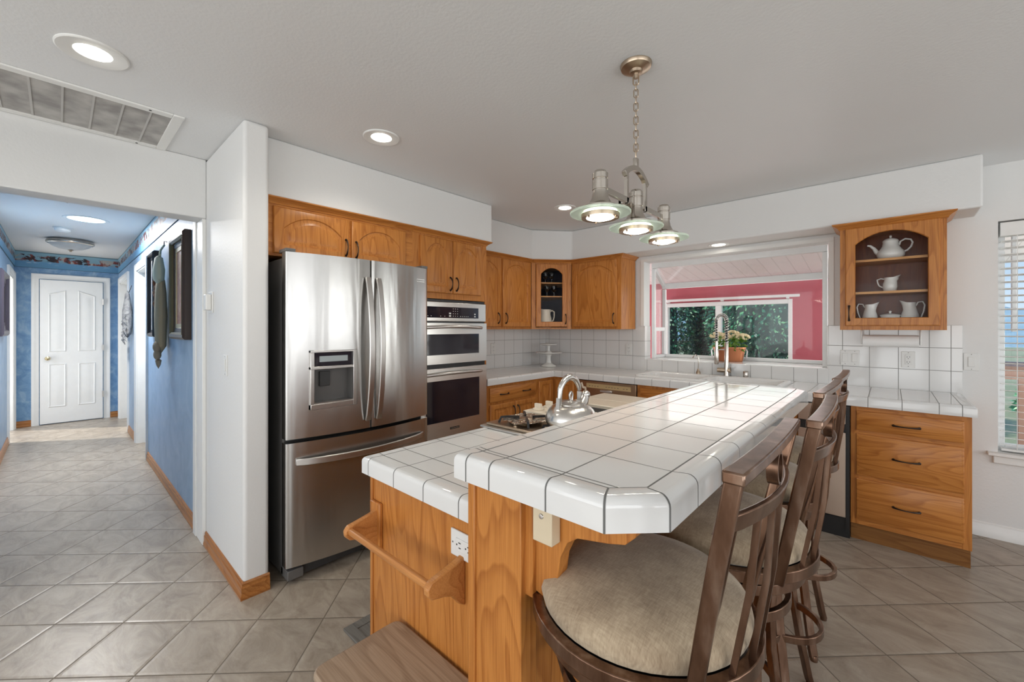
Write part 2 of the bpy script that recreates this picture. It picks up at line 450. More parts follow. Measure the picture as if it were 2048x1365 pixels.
M['hill'] = mottled('hazy_scrub_hillside', (0.10, 0.19, 0.26), (0.20, 0.32, 0.40), (0.30, 0.42, 0.48), 0.05, 0.9, (1, 1, 3))  # distance haze mixed into the scrub colours
M['grass'] = mottled('dry_grass_ground', (0.16, 0.20, 0.10), (0.25, 0.27, 0.16), (0.34, 0.33, 0.22), 0.6, 0.9)
M['bark'] = plain('bark', (0.14, 0.11, 0.10), 0.9); M['branch'] = plain('bare_branch', (0.45, 0.42, 0.42), 0.8)
m, nt, b = newmat('foliage'); M['leaf'] = m
geo = N(nt, 'ShaderNodeNewGeometry')
rn = N(nt, 'ShaderNodeTexWhiteNoise'); nt.links.new(geo.outputs['Random Per Island'], rn.inputs['Vector'])
nt.links.new(ramp(nt, geo.outputs['Random Per Island'], (0.0, (0.015, 0.10, 0.08)), (0.45, (0.04, 0.22, 0.13)), (0.8, (0.12, 0.40, 0.17)), (1.0, (0.45, 0.65, 0.42))), b.inputs['Base Color'])
b.inputs['Roughness'].default_value = 0.4
M['leafd'] = plain('shaded_inner_foliage', (0.010, 0.045, 0.038), 0.9)  # shade inside the tree crowns painted as a near-black green
M['leafp'] = plain('pot_leaves', (0.10, 0.22, 0.02), 0.4); M['petal'] = plain('cream_petals', (0.78, 0.66, 0.42), 0.7)

# floor: pillowed stone-look tiles laid on the diagonal
m, nt, b = newmat('beige_stone_floor_tiles'); M['floor'] = m
geo = N(nt, 'ShaderNodeNewGeometry'); sp = N(nt, 'ShaderNodeSeparateXYZ'); nt.links.new(geo.outputs['Position'], sp.inputs[0])
x_, y_ = sp.outputs[0], sp.outputs[1]
R2 = 1 / math.sqrt(2)
u_ = math_(nt, 'ADD', math_(nt, 'MULTIPLY', x_, R2), math_(nt, 'MULTIPLY', y_, R2))
v_ = math_(nt, 'SUBTRACT', math_(nt, 'MULTIPLY', y_, R2), math_(nt, 'MULTIPLY', x_, R2))
v2 = math_(nt, 'MULTIPLY_ADD', u_, 0.0114, v_)
uu = math_(nt, 'DIVIDE', math_(nt, 'ADD', u_, 1.721), 0.3065)
vv = math_(nt, 'DIVIDE', math_(nt, 'SUBTRACT', v2, 2.293), 0.305)
du = math_(nt, 'PINGPONG', uu, 0.5); dv = math_(nt, 'PINGPONG', vv, 0.5)
d = math_(nt, 'MINIMUM', du, dv)
wob = math_(nt, 'MULTIPLY', noise(nt, geo.outputs['Position'], 30, 2), 0.006)
d = math_(nt, 'ADD', d, wob)
g_ = N(nt, 'ShaderNodeMapRange'); nt.links.new(d, g_.inputs[0]); g_.inputs[1].default_value = 0.0095; g_.inputs[2].default_value = 0.015; g_.inputs[3].default_value = 1; g_.inputs[4].default_value = 0
cell = N(nt, 'ShaderNodeCombineXYZ'); nt.links.new(math_(nt, 'FLOOR', uu), cell.inputs[0]); nt.links.new(math_(nt, 'FLOOR', vv), cell.inputs[1])
wn_ = N(nt, 'ShaderNodeTexWhiteNoise'); nt.links.new(cell.outputs[0], wn_.inputs['Vector'])
addv = N(nt, 'ShaderNodeVectorMath', operation='MULTIPLY_ADD'); nt.links.new(wn_.outputs['Color'], addv.inputs[0]); addv.inputs[1].default_value = (9, 9, 9); nt.links.new(geo.outputs['Position'], addv.inputs[2])
n1 = noise(nt, mapping(nt, addv.outputs[0], (1, 2.2, 1), rot=(0, 0, 0.6)), 4.2, 9, 0.72, 0.9)
n2 = noise(nt, geo.outputs['Position'], 120, 2)
tcol = ramp(nt, n1, (0.30, (0.22, 0.175, 0.13)), (0.5, (0.365, 0.305, 0.24)), (0.70, (0.48, 0.42, 0.345)))
tcol = mixc(nt, math_(nt, 'MULTIPLY', wn_.outputs['Value'], 0.22), tcol, (0.30, 0.26, 0.215))
tcol = mixc(nt, math_(nt, 'MULTIPLY', n2, 0.15), tcol, (0.22, 0.19, 0.16))
nt.links.new(mixc(nt, g_.outputs[0], tcol, (0.16, 0.13, 0.10)), b.inputs['Base Color'])
nt.links.new(math_(nt, 'MULTIPLY_ADD', g_.outputs[0], 0.4, 0.34), b.inputs['Roughness'])
pl = N(nt, 'ShaderNodeMapRange'); nt.links.new(d, pl.inputs[0]); pl.inputs[1].default_value = 0.012; pl.inputs[2].default_value = 0.05
hh = math_(nt, 'ADD', pl.outputs[0], math_(nt, 'MULTIPLY', n1, 0.8))
bump(nt, b, hh, 0.35, 0.003)

# horse wallpaper border (running horses in water, drawn as soft blobs)
m, nt, b = newmat('horse_border_paper'); M['border'] = m
geo = N(nt, 'ShaderNodeNewGeometry'); sp = N(nt, 'ShaderNodeSeparateXYZ'); nt.links.new(geo.outputs['Position'], sp.inputs[0])
along = math_(nt, 'ADD', sp.outputs[0], sp.outputs[1])
cv = N(nt, 'ShaderNodeCombineXYZ'); nt.links.new(along, cv.inputs[0]); nt.links.new(sp.outputs[2], cv.inputs[1])
zt = math_(nt, 'DIVIDE', math_(nt, 'SUBTRACT', sp.outputs[2], 2.215), 0.225)
base = ramp(nt, zt, (0.0, (0.03, 0.08, 0.12)), (0.04, (0.10, 0.26, 0.42)), (0.34, (0.12, 0.30, 0.50)), (0.5, (0.20, 0.36, 0.45)), (0.93, (0.26, 0.45, 0.55)), (1.0, (0.03, 0.06, 0.08)))
foam = ramp(nt, noise(nt, mapping(nt, cv.outputs[0], (10, 34, 1)), 1, 4, 0.7), (0.55, 0.0), (0.68, 1.0))
fz = ramp(nt, zt, (0.2, 0.0), (0.32, 1.0), (0.42, 0.0))
base = mixc(nt, math_(nt, 'MULTIPLY', foam, fz), base, (0.6, 0.68, 0.74))
nh = noise(nt, mapping(nt, cv.outputs[0], (9, 12, 1)), 1, 6, 0.6, 1.0)
hb = ramp(nt, zt, (0.28, 0.0), (0.42, 1.0), (0.80, 0.95), (0.93, 0.0))
hm = ramp(nt, math_(nt, 'MULTIPLY', math_(nt, 'ADD', nh, 0.33), hb), (0.76, 0.0), (0.80, 1.0))
hc = ramp(nt, noise(nt, mapping(nt, cv.outputs[0], (9, 4, 1)), 1, 2, 0.5), (0.36, (0.015, 0.012, 0.018)), (0.47, (0.05, 0.02, 0.02)), (0.5, (0.17, 0.035, 0.03)), (0.56, (0.22, 0.05, 0.04)), (0.60, (0.42, 0.38, 0.34)))
nt.links.new(mixc(nt, hm, base, hc), b.inputs['Base Color']); b.inputs['Roughness'].default_value = 0.5

PIT = 0.1587
M['tile_back'] = tiles('white_backsplash_tiles_back', [dict(n='x', off=-0.114, pitch=PIT, w=0.0032, cond=[('x', '<', 0.28)]), dict(n='x', off=0.308), dict(n='z', off=1.236, pitch=0.158, w=0.0032)], grout=(0.22, 0.22, 0.21))
M['tile_left'] = tiles('white_backsplash_tiles_left', [dict(n='y', off=3.213, pitch=0.158), dict(n='z', off=1.236, pitch=0.158)], grout=(0.22, 0.22, 0.21))
M['tile_counter'] = tiles('white_counter_tiles', [
    dict(n='y', off=2.63, pitch=0.158, cond=[('x', '<', -2.571), ('y', '<', 3.44)]), dict(n='x', off=-2.469, pitch=0.1577, cond=[('x', '<', 0.22), ('x', '>', -2.56)]), dict(n='x', off=0.304),
    dict(n='x', off=-2.625, cond=[('y', '<', 3.5)]), dict(n='x', off=-2.783, pitch=0.158, cond=[('x', '<', -2.7)]), dict(n=(1, -1), off=-2.571 - 3.461, w=0.004, cond=[('x', '>', -2.625)]),
    dict(n='y', off=3.515, cond=[('x', '>', -2.62)]), dict(n='y', off=3.98, pitch=0.158, cond=[('y', '>', 3.6)])], w=0.0032, grout=(0.20, 0.20, 0.19))
M['tile_low'] = tiles('white_island_tiles', [dict(n='x', off=-1.318, pitch=0.158), dict(n='y', off=0.772), dict(n='y', off=0.867, pitch=0.158, cond=[('y', '>', 0.8)])], w=0.0035, grout=(0.13, 0.13, 0.125))
M['tile_bar'] = tiles('white_bar_tiles', [
    dict(n='x', off=-0.742), dict(n='x', off=-0.664), dict(n='x', off=-0.504), dict(n='x', off=-0.342, cond=[('y', '>', 0.758)]),
    dict(n='y', off=0.706, cond=[('x', '<', -0.396)]), dict(n='y', off=0.720, cond=[('x', '<', -0.382)]), dict(n='y', off=0.878, pitch=0.158, cond=[('y', '>', 0.8)]),
    dict(n=(0.924, 0.383), off=0.924 * -0.373 + 0.383 * 0.65, w=0.0042, cond=[('y', '<', 0.705)]), dict(n=(0.383, 0.924), off=0.383 * -0.2885 + 0.924 * 0.7345, w=0.0042, cond=[('x', '>', -0.341)]),
    dict(n=(1, -1), off=-1.0235 - 0.0778, w=0.0045, cond=[('y', '>', 0.7045), ('x', '<', -0.342), ('y', '<', 0.765), ('x', '>', -0.41)])], w=0.0038, grout=(0.12, 0.12, 0.115))

# ------------------------------------------------------------------ room shell
CH = 2.44
WY = 4.12; WX = -3.2
struct('floor', G().box(-9.1, 3.45, -3.45, 4.25, -0.12, 0), M['floor'])
struct('ceiling', G().box(-3.36, 3.45, -3.45, 4.25, CH, CH + 0.12), M['ceil'])
struct('ceiling_hall', G().box(-9.1, -3.36, -1.7, 1.9, CH, CH + 0.12), paint('hall_ceiling_paint', (0.80, 0.775, 0.74), 0.5, 0.2, 75))
# window wall with a garden window opening and a tall side window opening
g = G()
g.box(-3.36, -1.891, WY, 4.25, 0, CH); g.box(-1.891, -0.36, WY, 4.25, 0, 1.035); g.box(-1.891, -0.36, WY, 4.25, 2.06, CH)
g.box(-0.36, 0.519, WY, 4.25, 0, CH); g.box(0.519, 1.9, WY, 4.25, 0, 0.565); g.box(0.519, 1.9, WY, 4.25, 2.068, CH); g.box(1.9, 3.45, WY, 4.25, 0, CH)
struct('wall_window', g, M['wall'])
struct('wall_left', G().box(-3.36, WX, 0.75, WY, 0, CH), M['wall'])
struct('wall_column', G().box(-3.36, -2.42, 0.632, 0.75, 0, CH), M['wall'], bevel=0.018, seg=4)
g = G().box(-3.36, WX, -0.41, 0.632, 2.066, CH); struct('wall_hall_header', g, M['wall'], bevel=0.006)
struct('wall_left_rear', G().box(-3.36, WX, -3.45, -0.41, 0, CH), M['wall'])
# rear and right walls with openings for daylight
def glazed_wall(name, lo, hi, spans, z0, z1, plane):
    g = G(); P = lambda a, b_, c0, c1: (g.box(a, b_, plane, plane + 0.15, c0, c1) if plane < 0 else g.box(plane, plane + 0.15, a, b_, c0, c1))
    x = lo
    for a, b_ in spans: P(x, a, z0, z1); x = b_
    P(x, hi, z0, z1); P(lo, hi, 0, z0); P(lo, hi, z1, CH)
    return struct(name, g, M['wall'])
glazed_wall('wall_rear', -3.2, 3.3, [(-3.1, -1.4), (-1.2, 0.5), (0.7, 2.4)], 0.3, 2.3, -3.45)
glazed_wall('wall_right', -3.45, 4.12, [(-2.35, -0.85), (-0.40, 1.10), (1.55, 3.05)], 0.55, 2.25, 3.3)
# soffits
struct('wall_soffit_tall', G().box(WX, -2.555, 0.75, 2.54, 2.115, CH), M['wall'], bevel=0.008)
g = G().prism([(-3.2, 2.54), (-2.87, 2.54), (-2.87, 3.46), (-2.58, 3.80), (0.42, 3.80), (0.42, 4.12), (-3.2, 4.12)], 'z', 2.115, CH)
struct('wall_soffit', g, M['wall'], bevel=0.012, seg=3)
# hall
HX = -8.85
def doorway_wall(y0, y1, spans, mat, name):
    """wall along x between HX and -3.4 with door openings given as (xa, xb)"""
    g = G(); x = HX
    for a, b_ in spans + [(-3.36, None)]:
        if a > x: g.box(x, a, y0, y1, 0, CH)
        if b_ is None: break
        g.box(a, b_, y0, y1, 2.05, CH); x = b_
    return struct(name, g, mat)
doorway_wall(0.63, 0.75, [(-8.60, -7.50), (-6.62, -5.78)], M['blues'], 'wall_hall_right')
doorway_wall(-0.53, -0.41, [(-8.70, -7.75)], M['blues'], 'wall_hall_left')
struct('wall_hall_end', G().box(-9.0, HX, -0.60, 0.80, 0, CH), M['blue'])
# opening jamb at the kitchen end of the hall
g = G(); g.box(-3.372, -3.205, 0.612, 0.6315, 0, 2.065); g.box(-3.45, -3.3725, 0.606, 0.6295, 0, 2.10)
struct('trim_1', g, M['trim'], bevel=0.003)
# wallpaper border
g = G(); g.box(HX, -3.37, 0.622, 0.63, 2.215, CH); g.box(HX, HX + 0.008, -0.41, 0.63, 2.215, CH); g.box(HX, -3.37, -0.41, -0.402, 2.215, CH)
struct('trim_2', g, M['border'])
# baseboards
BB = [(0, 0), (0.016, 0), (0.018, 0.012), (0.013, 0.03), (0.013, 0.058), (0.009, 0.066), (0.009, 0.078), (0.003, 0.086), (0, 0.086)]
struct('baseboard_hall_right', G().mold([(-3.46, 0.63), (-5.70, 0.63)], [(-o, z) for o, z in BB]), M['oak_base'], sharp=15)
struct('baseboard_hall_far', G().mold([(-6.70, 0.63), (-7.44, 0.63)], [(-o, z) for o, z in BB]), M['oak_base'], sharp=15)
struct('baseboard_hall_left', G().mold([(-7.68, -0.41), (-3.4, -0.41)], [(-o, z) for o, z in BB]), M['oak_base'], sharp=15)
struct('baseboard_hall_end', G().mold([(HX, -0.41), (HX, -0.258)], BB).mold([(HX, 0.51), (HX, 0.63)], BB), M['oak_basey'], sharp=15)
struct('baseboard_column', G().mold([(-3.20, 0.632), (-2.42, 0.632), (-2.42, 0.75)], BB), M['oak_base'], sharp=15)
struct('baseboard_window_wall', G().mold([(3.3, WY), (0.36, WY)], [(-o, z) for o, z in [(0, 0), (0.016, 0), (0.016, 0.05), (0.012, 0.056), (0.012, 0.07), (0.008, 0.076), (0.008, 0.088), (0, 0.095)]]), M['trim'])

# ------------------------------------------------------------------ doors
def knob(parent, loc, r, mat):
    g = G().lathe([(0.028, 0), (0.028, 0.006), (0.011, 0.010), (0.011, 0.035), (0.024, 0.042), (0.029, 0.055), (0.024, 0.068), (0.008, 0.073)], 20)
    g.xf(Matrix.Rotation(r, 4, 'Y')); g.xf(Matrix.Translation(loc))
    return obj('door_knob', g, mat, parent)
def casing(g, axis, c, a, b_, top, side, w=0.072, t=0.014):
    """mitred door casing on plane axis=c between a and b_, thickness toward side (+1/-1)"""
    k = G().mold([(b_, 0.0), (b_, top), (a, top), (a, 0.0)], [(0, 0), (0, t * 0.6), (w * 0.12, t * 0.8), (w * 0.5, t), (w * 0.56, t + 0.004), (w * 0.9, t + 0.008), (w, t + 0.006), (w, 0)])
    for (u, z, d) in k.v: pass
    g.add([(c + side * d, u, z) if axis == 'x' else (u, c + side * d, z) for u, z, d in k.v], k.f)
# door at the end of the hall (faces +x)
dr = G().box(HX + 0.012, HX + 0.034, -0.178, 0.452, 0.012, 2.055)
d1 = struct('door_1', dr, M['trim'])
def raised_yz(g, poly, x, side=1, hh=0.010):
    """raised panel moulding on a plane x=const; poly CCW in (y,z)"""
    lp = []
    for ins, dx in ((0, 0), (0.010, hh), (0.020, hh * 0.15), (0.034, hh * 0.15), (0.058, hh * 0.8)):
        q = inset(poly, ins); lp.append([(x + side * dx, p[0], p[1]) for p in q])
    g.loops(lp)
panels = [[(-0.098, 1.03), (0.075, 1.03), (0.075, 1.92), (-0.098, 1.86)], [(0.195, 1.03), (0.375, 1.03), (0.375, 1.85), (0.195, 1.92)],
          [(-0.098, 0.24), (0.075, 0.24), (0.075, 0.86), (-0.098, 0.86)], [(0.195, 0.24), (0.375, 0.24), (0.375, 0.86), (0.195, 0.86)]]
for p in panels:
    g = G(); raised_yz(g, p, HX + 0.034); obj('door_panel', g, M['trim'], d1)
knob(d1, (HX + 0.034, -0.105, 0.94), PI / 2, metal('brass_knob', (0.75, 0.62, 0.38), 0.2))
for z in (0.33, 1.03, 1.72):
    obj('hinge', G().box(HX + 0.034, HX + 0.046, 0.446, 0.460, z, z + 0.09), M['steel_h'], d1)
g = G(); casing(g, 'x', HX, -0.186, 0.462, 2.065, 1); obj('door_casing', g, M['trim'], d1)
# right-hand hall doors, set back in their jambs
for i, (a, b_) in enumerate(((-6.62, -5.78), (-8.60, -7.50))):
    d = struct('door_%d' % (i + 2), G().box(a + 0.02, b_ - 0.02, 0.72, 0.75, 0.01, 2.03), M['trim'])
    g = G(); casing(g, 'y', 0.63, a, b_, 2.05, -1); obj('door_casing', g, M['trim'], d)
    g = G().box(a, a + 0.018, 0.63, 0.76, 0, 2.05).box(b_ - 0.018, b_, 0.63, 0.76, 0, 2.05).box(a, b_, 0.63, 0.76, 2.035, 2.052); obj('door_jamb', g, M['trim'], d)
d = struct('door_4', G().box(-8.6995, -8.68, -0.53, -0.41, 0, 2.03).box(-7.77, -7.7505, -0.53, -0.41, 0, 2.03).box(-8.6995, -7.7505, -0.53, -0.41, 2.031, 2.0495), M['trim'])
g = G(); casing(g, 'y', -0.41, -8.70, -7.75, 2.05, 1); obj('door_casing', g, M['trim'], d)

# ------------------------------------------------------------------ backsplash
g = G(); g.box(-3.2, -1.891, 4.112, WY, 0.925, 1.372); g.box(-1.891, -0.36, 4.112, WY, 0.925, 1.045); g.box(-0.36, 0.362, 4.112, WY, 0.925, 1.392)
g.box(-1.891, -1.882, 4.112, 4.25, 1.045, 1.392); g.box(-0.369, -0.36, 4.112, 4.25, 1.045, 1.392)
struct('wall_backsplash_window', g, M['tile_back'], bevel=0.002)
struct('wall_backsplash_left', G().box(-3.2, -3.192, 2.50, 4.112, 0.925, 1.372), M['tile_left'])

# ------------------------------------------------------------------ garden window
gw = struct('window_1', G().box(-1.891, -0.36, WY - 0.004, 4.58, 1.035, 1.052), M['sinkw'], bevel=0.003)
X0, X1 = -1.872, -0.378
fr = G()
for x in (X0, X1):     # trapezoid side frames
    sx = 0.035 if x == X0 else -0.035
    fr.box(x, x + sx, 4.251, 4.285, 1.053, 2.0); fr.box(x, x + sx, 4.53, 4.564, 1.053, 1.80)
    fr.box(x, x + sx, 4.286, 4.529, 1.053, 1.085)
    fr.prism([(4.286, 1.975), (4.53, 1.822), (4.53, 1.862), (4.286, 2.022)], 'x', x, x + sx)
fr.box(X0 + 0.036, X1 - 0.036, 4.53, 4.564, 1.053, 1.085); fr.box(X0, X1, 4.525, 4.575, 1.806, 1.865); fr.box(X0, X1, 4.251, 4.288, 2.004, 2.058)
obj('window_frame', fr, M['trimw'], gw, bevel=0.003)
cz = G(); cz.box(X0 + 0.002, X0 + 0.032, 4.286, 4.529, 1.34, 1.38)
cz.box(X0 + 0.002, X0 + 0.032, 4.286, 4.305, 1.086, 1.339); cz.box(X0 + 0.002, X0 + 0.032, 4.51, 4.529, 1.086, 1.339)
obj('casement_sash', cz, M['trimw'], gw, bevel=0.002)
obj('pane', G().box(X0 + 0.03, X1 - 0.03, 4.548, 4.552, 1.085, 1.81), M['glassw'], gw)
obj('pane', G().add([(X0, 4.27, 2.03), (X1, 4.27, 2.03), (X1, 4.55, 1.855), (X0, 4.55, 1.855), (X0, 4.27, 2.034), (X1, 4.27, 2.034), (X1, 4.55, 1.859), (X0, 4.55, 1.859)],
    [(0, 1, 2, 3), (4, 7, 6, 5), (0, 4, 5, 1), (2, 6, 7, 3), (1, 5, 6, 2), (0, 3, 7, 4)]), M['glassw'], gw)
for x in (X0 + 0.01, X1 - 0.014):
    obj('pane', G().prism([(4.27, 1.06), (4.55, 1.06), (4.55, 1.84), (4.27, 2.02)], 'x', x, x + 0.004), M['glassw'], gw)
obj('window_casing', G().box(-1.925, -1.892, 4.108, WY - 0.0005, 1.395, 2.06).box(-0.359, -0.326, 4.108, WY - 0.0005, 1.395, 2.06).box(-1.925, -0.326, 4.108, WY - 0.0005, 2.061, 2.09), M['trim'], gw)

# ------------------------------------------------------------------ side window with blind
w2 = struct('window_2', G().box(0.47, 1.95, 4.075, 4.25, 0.545, 0.567), M['trim'], bevel=0.004)
obj('window_apron', G().box(0.495, 1.93, 4.098, 4.12, 0.495, 0.545), M['trim'], w2, bevel=0.005)
fr = G(); fr.box(0.519, 0.56, 4.21, 4.25, 0.567, 2.068); fr.box(1.86, 1.9, 4.21, 4.25, 0.567, 2.068); fr.box(0.56, 1.86, 4.21, 4.25, 0.567, 0.61); fr.box(0.56, 1.86, 4.21, 4.25, 2.03, 2.068); fr.box(0.59, 0.61, 4.21, 4.25, 1.35, 2.03)
obj('window_frame', fr, M['trimw'], w2, bevel=0.003)
obj('pane', G().box(0.56, 1.86, 4.228, 4.232, 0.61, 2.03), M['glassw'], w2)
bl = thing('window_blind', 'white horizontal slat blind in the tall window right of the base drawers', 'blind', (1.2, 4.165, 0.575))
obj('headrail', G().box(-0.67, 0.69, -0.03, 0.03, 1.395, 1.485), M['trim'], bl, bevel=0.003)
zz = 0.03
for i in range(31):
    z = 0.035 + i * 0.0442
    obj('slat', G().box(-0.665, 0.68, -0.024, 0.024, z, z + 0.003).xf(Matrix.Translation((0, 0, z)) @ Matrix.Rotation(math.radians(-8), 4, 'X') @ Matrix.Translation((0, 0, -z))), M['trim'], bl)
obj('bottom_rail', G().box(-0.665, 0.68, -0.026, 0.026, 0.0, 0.016), M['trim'], bl, bevel=0.002)
for x in (-0.60, 0.0, 0.6):
    obj('ladder_cord', G().box(x, x + 0.004, -0.027, -0.025, 0.01, 1.40), M['plastic'], bl)

# ------------------------------------------------------------------ sunroom beyond the garden window
def sunroom_roof():
    g = G().prism([(4.26, 2.42), (6.75, 2.07), (6.75, 2.12), (4.26, 2.47)], 'x', -4.2, 4.0); return g
struct('ceiling_porch', sunroom_roof(), M['boards'])
g = G()
SX0, SX1, SZ0, SZ1 = -2.66, -0.96, 0.88, 1.76
g.box(-4.2, SX0, 6.6, 6.72, 0, 2.09); g.box(SX0, SX1, 6.6, 6.72, 0, SZ0); g.box(SX0, SX1, 6.6, 6.72, SZ1, 2.09); g.box(SX1, 0.15, 6.6, 6.72, 0, 2.09)
struct('wall_sunroom', g, M['red'])
struct('wall_sunroom_left', G().box(-4.3, -4.2, 4.26, 6.72, 0, 2.4), M['red'])
struct('floor_sunroom', G().box(-4.3, 0.15, 4.26, 6.72, -0.15, -0.02), M['deck'])
w3 = struct('window_3', G().box(SX0, SX0 + 0.035, 6.57, 6.66, SZ0, SZ1).box(SX1 - 0.045, SX1, 6.57, 6.66, SZ0, SZ1).box(SX0 + 0.0355, SX1 - 0.0455, 6.57, 6.66, SZ0, SZ0 + 0.03).box(SX0 + 0.0355, SX1 - 0.0455, 6.57, 6.66, SZ1 - 0.06, SZ1), M['trimw'], bevel=0.003)
obj('window_mullion', G().box(-1.915, -1.837, 6.575, 6.655, SZ0 + 0.031, SZ1 - 0.061), M['trimw'], w3)
obj('pane', G().box(SX0, SX1, 6.625, 6.629, SZ0, SZ1), M['glassw'], w3)
rod = thing('curtain_rod', 'white curtain rod on the rose red wall above the outer two-pane window', 'curtain rod', (-1.74, 6.6, 1.8))
obj('rod', G().box(-0.90, 0.87, -0.10, -0.07, -0.018, 0.018), M['trimw'], rod, bevel=0.004)
for x in (-0.88, -0.09, 0.72):
    obj('bracket', G().box(x, x + 0.025, -0.08, 0.0, -0.035, 0.0), M['trimw'], rod)

# deck, railing, ground, hill
struct('floor_deck', G().box(0.15, 5.0, 4.26, 6.5, -0.15, -0.03), M['deck'])
rl = thing('deck_railing', 'brown deck railing with dark cap seen through the slat blind', 'railing', (2.4, 6.3, -0.03))
obj('rail_cap', G().box(-2.2, 2.4, -0.06, 0.06, 1.03, 1.07), M['raild'], rl)
obj('rail_beam', G().box(-2.2, 2.4, -0.025, 0.025, 0.90, 1.03), M['railp'], rl)
for i in range(20):
    x = -1.9 + i * 0.21
    obj('baluster', G().box(x, x + 0.105, -0.02, 0.02, 0.08, 0.95), M['railp'], rl)
obj('bottom_rail', G().box(-2.2, 2.4, -0.03, 0.03, 0.03, 0.09), M['railp'], rl)
gp = G(); n = 16
pts = [[(-90 + 240 * i / n, 6.9 + 150 * j / n, -0.4 - 0.02 * 150 * j / n) for i in range(n + 1)] for j in range(n + 1)]
gp.loops(pts, False, False, closed=False)
o = obj('ground', gp, M['grass']); o['kind'] = 'structure'
gh = G(); rows = []
for j in range(14):
    t = j / 13; row = []
    for i in range(60):
        x = -160 + 420 * i / 59
        hgt = 10.5 + 1.6 * math.sin(i * 0.55) + 0.9 * math.sin(i * 1.7 + 1) + 3 * math.sin(i * 0.13)
        row.append((x, 150 + 130 * t, -4 + (hgt + 4) * math.sin(t * PI * 0.5) ** 1.2 + 0.5 * math.sin(i * 2.3 + j * 1.7)))
    rows.append(row)
gh.loops(rows, False, False, closed=False)
o = obj('hillside', gh, M['hill']); o['kind'] = 'structure'

def tree(name, label, x, y, h, r, n, z0=-0.6, leaf=0.09, conic=False, group='trees beyond the window', seed=1):
    rnd = random.Random(seed)
    t = thing(name, label, 'tree', (x, y, z0), 0, group)
    obj('trunk', G().tube([(0, 0, 0), (0.05, 0.02, h * 0.4), (0, 0, h * 0.9)], [0.16, 0.12, 0.03], 8), M['bark'], t)
    core = G(); ls = []
    for i in range(9):
        zt = i / 8; rr = r * (0.82 * (1 - zt) + 0.02 if conic else 0.80 * math.sqrt(max(0.01, 1 - (2 * zt - 1) ** 2)))
        ls.append([(rr * (1 + 0.12 * math.sin(3 * a + i)) * math.cos(a), rr * (1 + 0.12 * math.cos(2 * a + i * 2)) * math.sin(a), h * (0.06 + 0.92 * zt)) for a in [2 * PI * k / 14 for k in range(14)]])
    core.loops(ls)
    lv = G()
    for _ in range(n):
        zt = rnd.random(); a = rnd.random() * 2 * PI
        rr = r * ((1 - zt) if conic else math.sqrt(max(0.01, 1 - (2 * zt - 1) ** 2))) * (0.78 + 0.30 * rnd.random())
        p = Vector((rr * math.cos(a), rr * math.sin(a), h * (0.05 + 0.95 * zt)))
        d = Vector((math.cos(a) + rnd.uniform(-.8, .8), math.sin(a) + rnd.uniform(-.8, .8), rnd.uniform(-1.5, 0.1))).normalized()
        w_ = d.cross(Vector((rnd.uniform(-1, 1), rnd.uniform(-1, 1), rnd.uniform(-1, 1)))).normalized()
        L_ = leaf * rnd.uniform(0.6, 1.7); k = L_ * rnd.uniform(0.16, 0.3)
        lv.add([p, p + d * L_ * 0.5 + w_ * k, p + d * L_, p + d * L_ * 0.5 - w_ * k], [(0, 1, 2, 3)])
    obj('crown_core', core, M['leafd'], t, label='inner foliage in painted shade')
    obj('foliage', lv, M['leaf'], t, flat=True)
    return t
tree('leafy_tree', 'dense green tree filling the left pane of the outer window', -4.15, 8.7, 4.6, 1.12, 15000, leaf=0.06, seed=2)
tree('leafy_tree', 'bright green tree behind the middle post of the outer window', -2.75, 10.6, 4.8, 1.12, 15000, leaf=0.06, seed=3)
tree('leafy_tree', 'dark green tree filling the right pane of the outer window', -1.5, 8.75, 4.7, 1.12, 15000, leaf=0.06, seed=5)
t_ = tree('conifer_tree', 'small green conifer on the slope seen through the slat blind', 2.75, 15.0, 2.45, 0.75, 2500, -1.2, 0.13, True, 'trees seen through the blind', 9)

# ------------------------------------------------------------------ cabinet parts (local frame: x right, front faces -y at y=0, z up)
def arch_outline(x0, x1, z0, z1, sh, ins=0.0, n=18, flatw=0.16):
    """opening outline from bottom-left, CCW; cathedral arch rising sh with short flat shoulders"""
    x0 += ins; x1 -= ins; z0 += ins; z1 -= ins
    w = x1 - x0; pts = [(x0, z0), (x1, z0)]
    for i in range(n + 1):
        t = i / n; x = x1 - w * t; u = min(1, abs(2 * t - 1))
        z = z1 if sh == 0 else z1 - sh + sh * math.sqrt(max(0, 1 - (u * 0.98) ** 2)) * 1.0 if False else z1 - sh * (u ** 2.2)
        pts.append((x, z))
    return pts
def rect_outer(x0, x1, z0, z1, n=18):
    pts = [(x0, z0), (x1, z0)]
    for i in range(n + 1): pts.append((x1 - (x1 - x0) * i / n, z1))
    return pts
def door_mesh(x0, x1, z0, z1, arch=0.05, fr=0.052, t=0.019, hole=False):
    n = 18; g = G(); Y = lambda pts, y: [(p[0], y, p[1]) for p in pts]
    R = lambda ins: rect_outer(x0 + ins, x1 - ins, z0 + ins, z1 - ins, n)
    O = lambda ins: arch_outline(x0 + fr, x1 - fr, z0 + fr, z1 - fr * 0.8, arch, ins, n)
    if hole:
        g.loops([Y(O(0), 0), Y(R(0), 0), Y(R(0), -t + 0.005), Y(R(0.006), -t), Y(O(0), -t), Y(O(0.004), -t + 0.006), Y(O(0), 0)], False, False)
    else:
        g.loops([Y(R(0), 0), Y(R(0), -t + 0.006), Y(R(0.003), -t + 0.002), Y(R(0.008), -t), Y(O(0), -t), Y(O(0.004), -t + 0.007), Y(O(0.012), -t + 0.009), Y(O(0.034), -t + 0.001), Y(O(0.036), -t + 0.0005)])
    return g
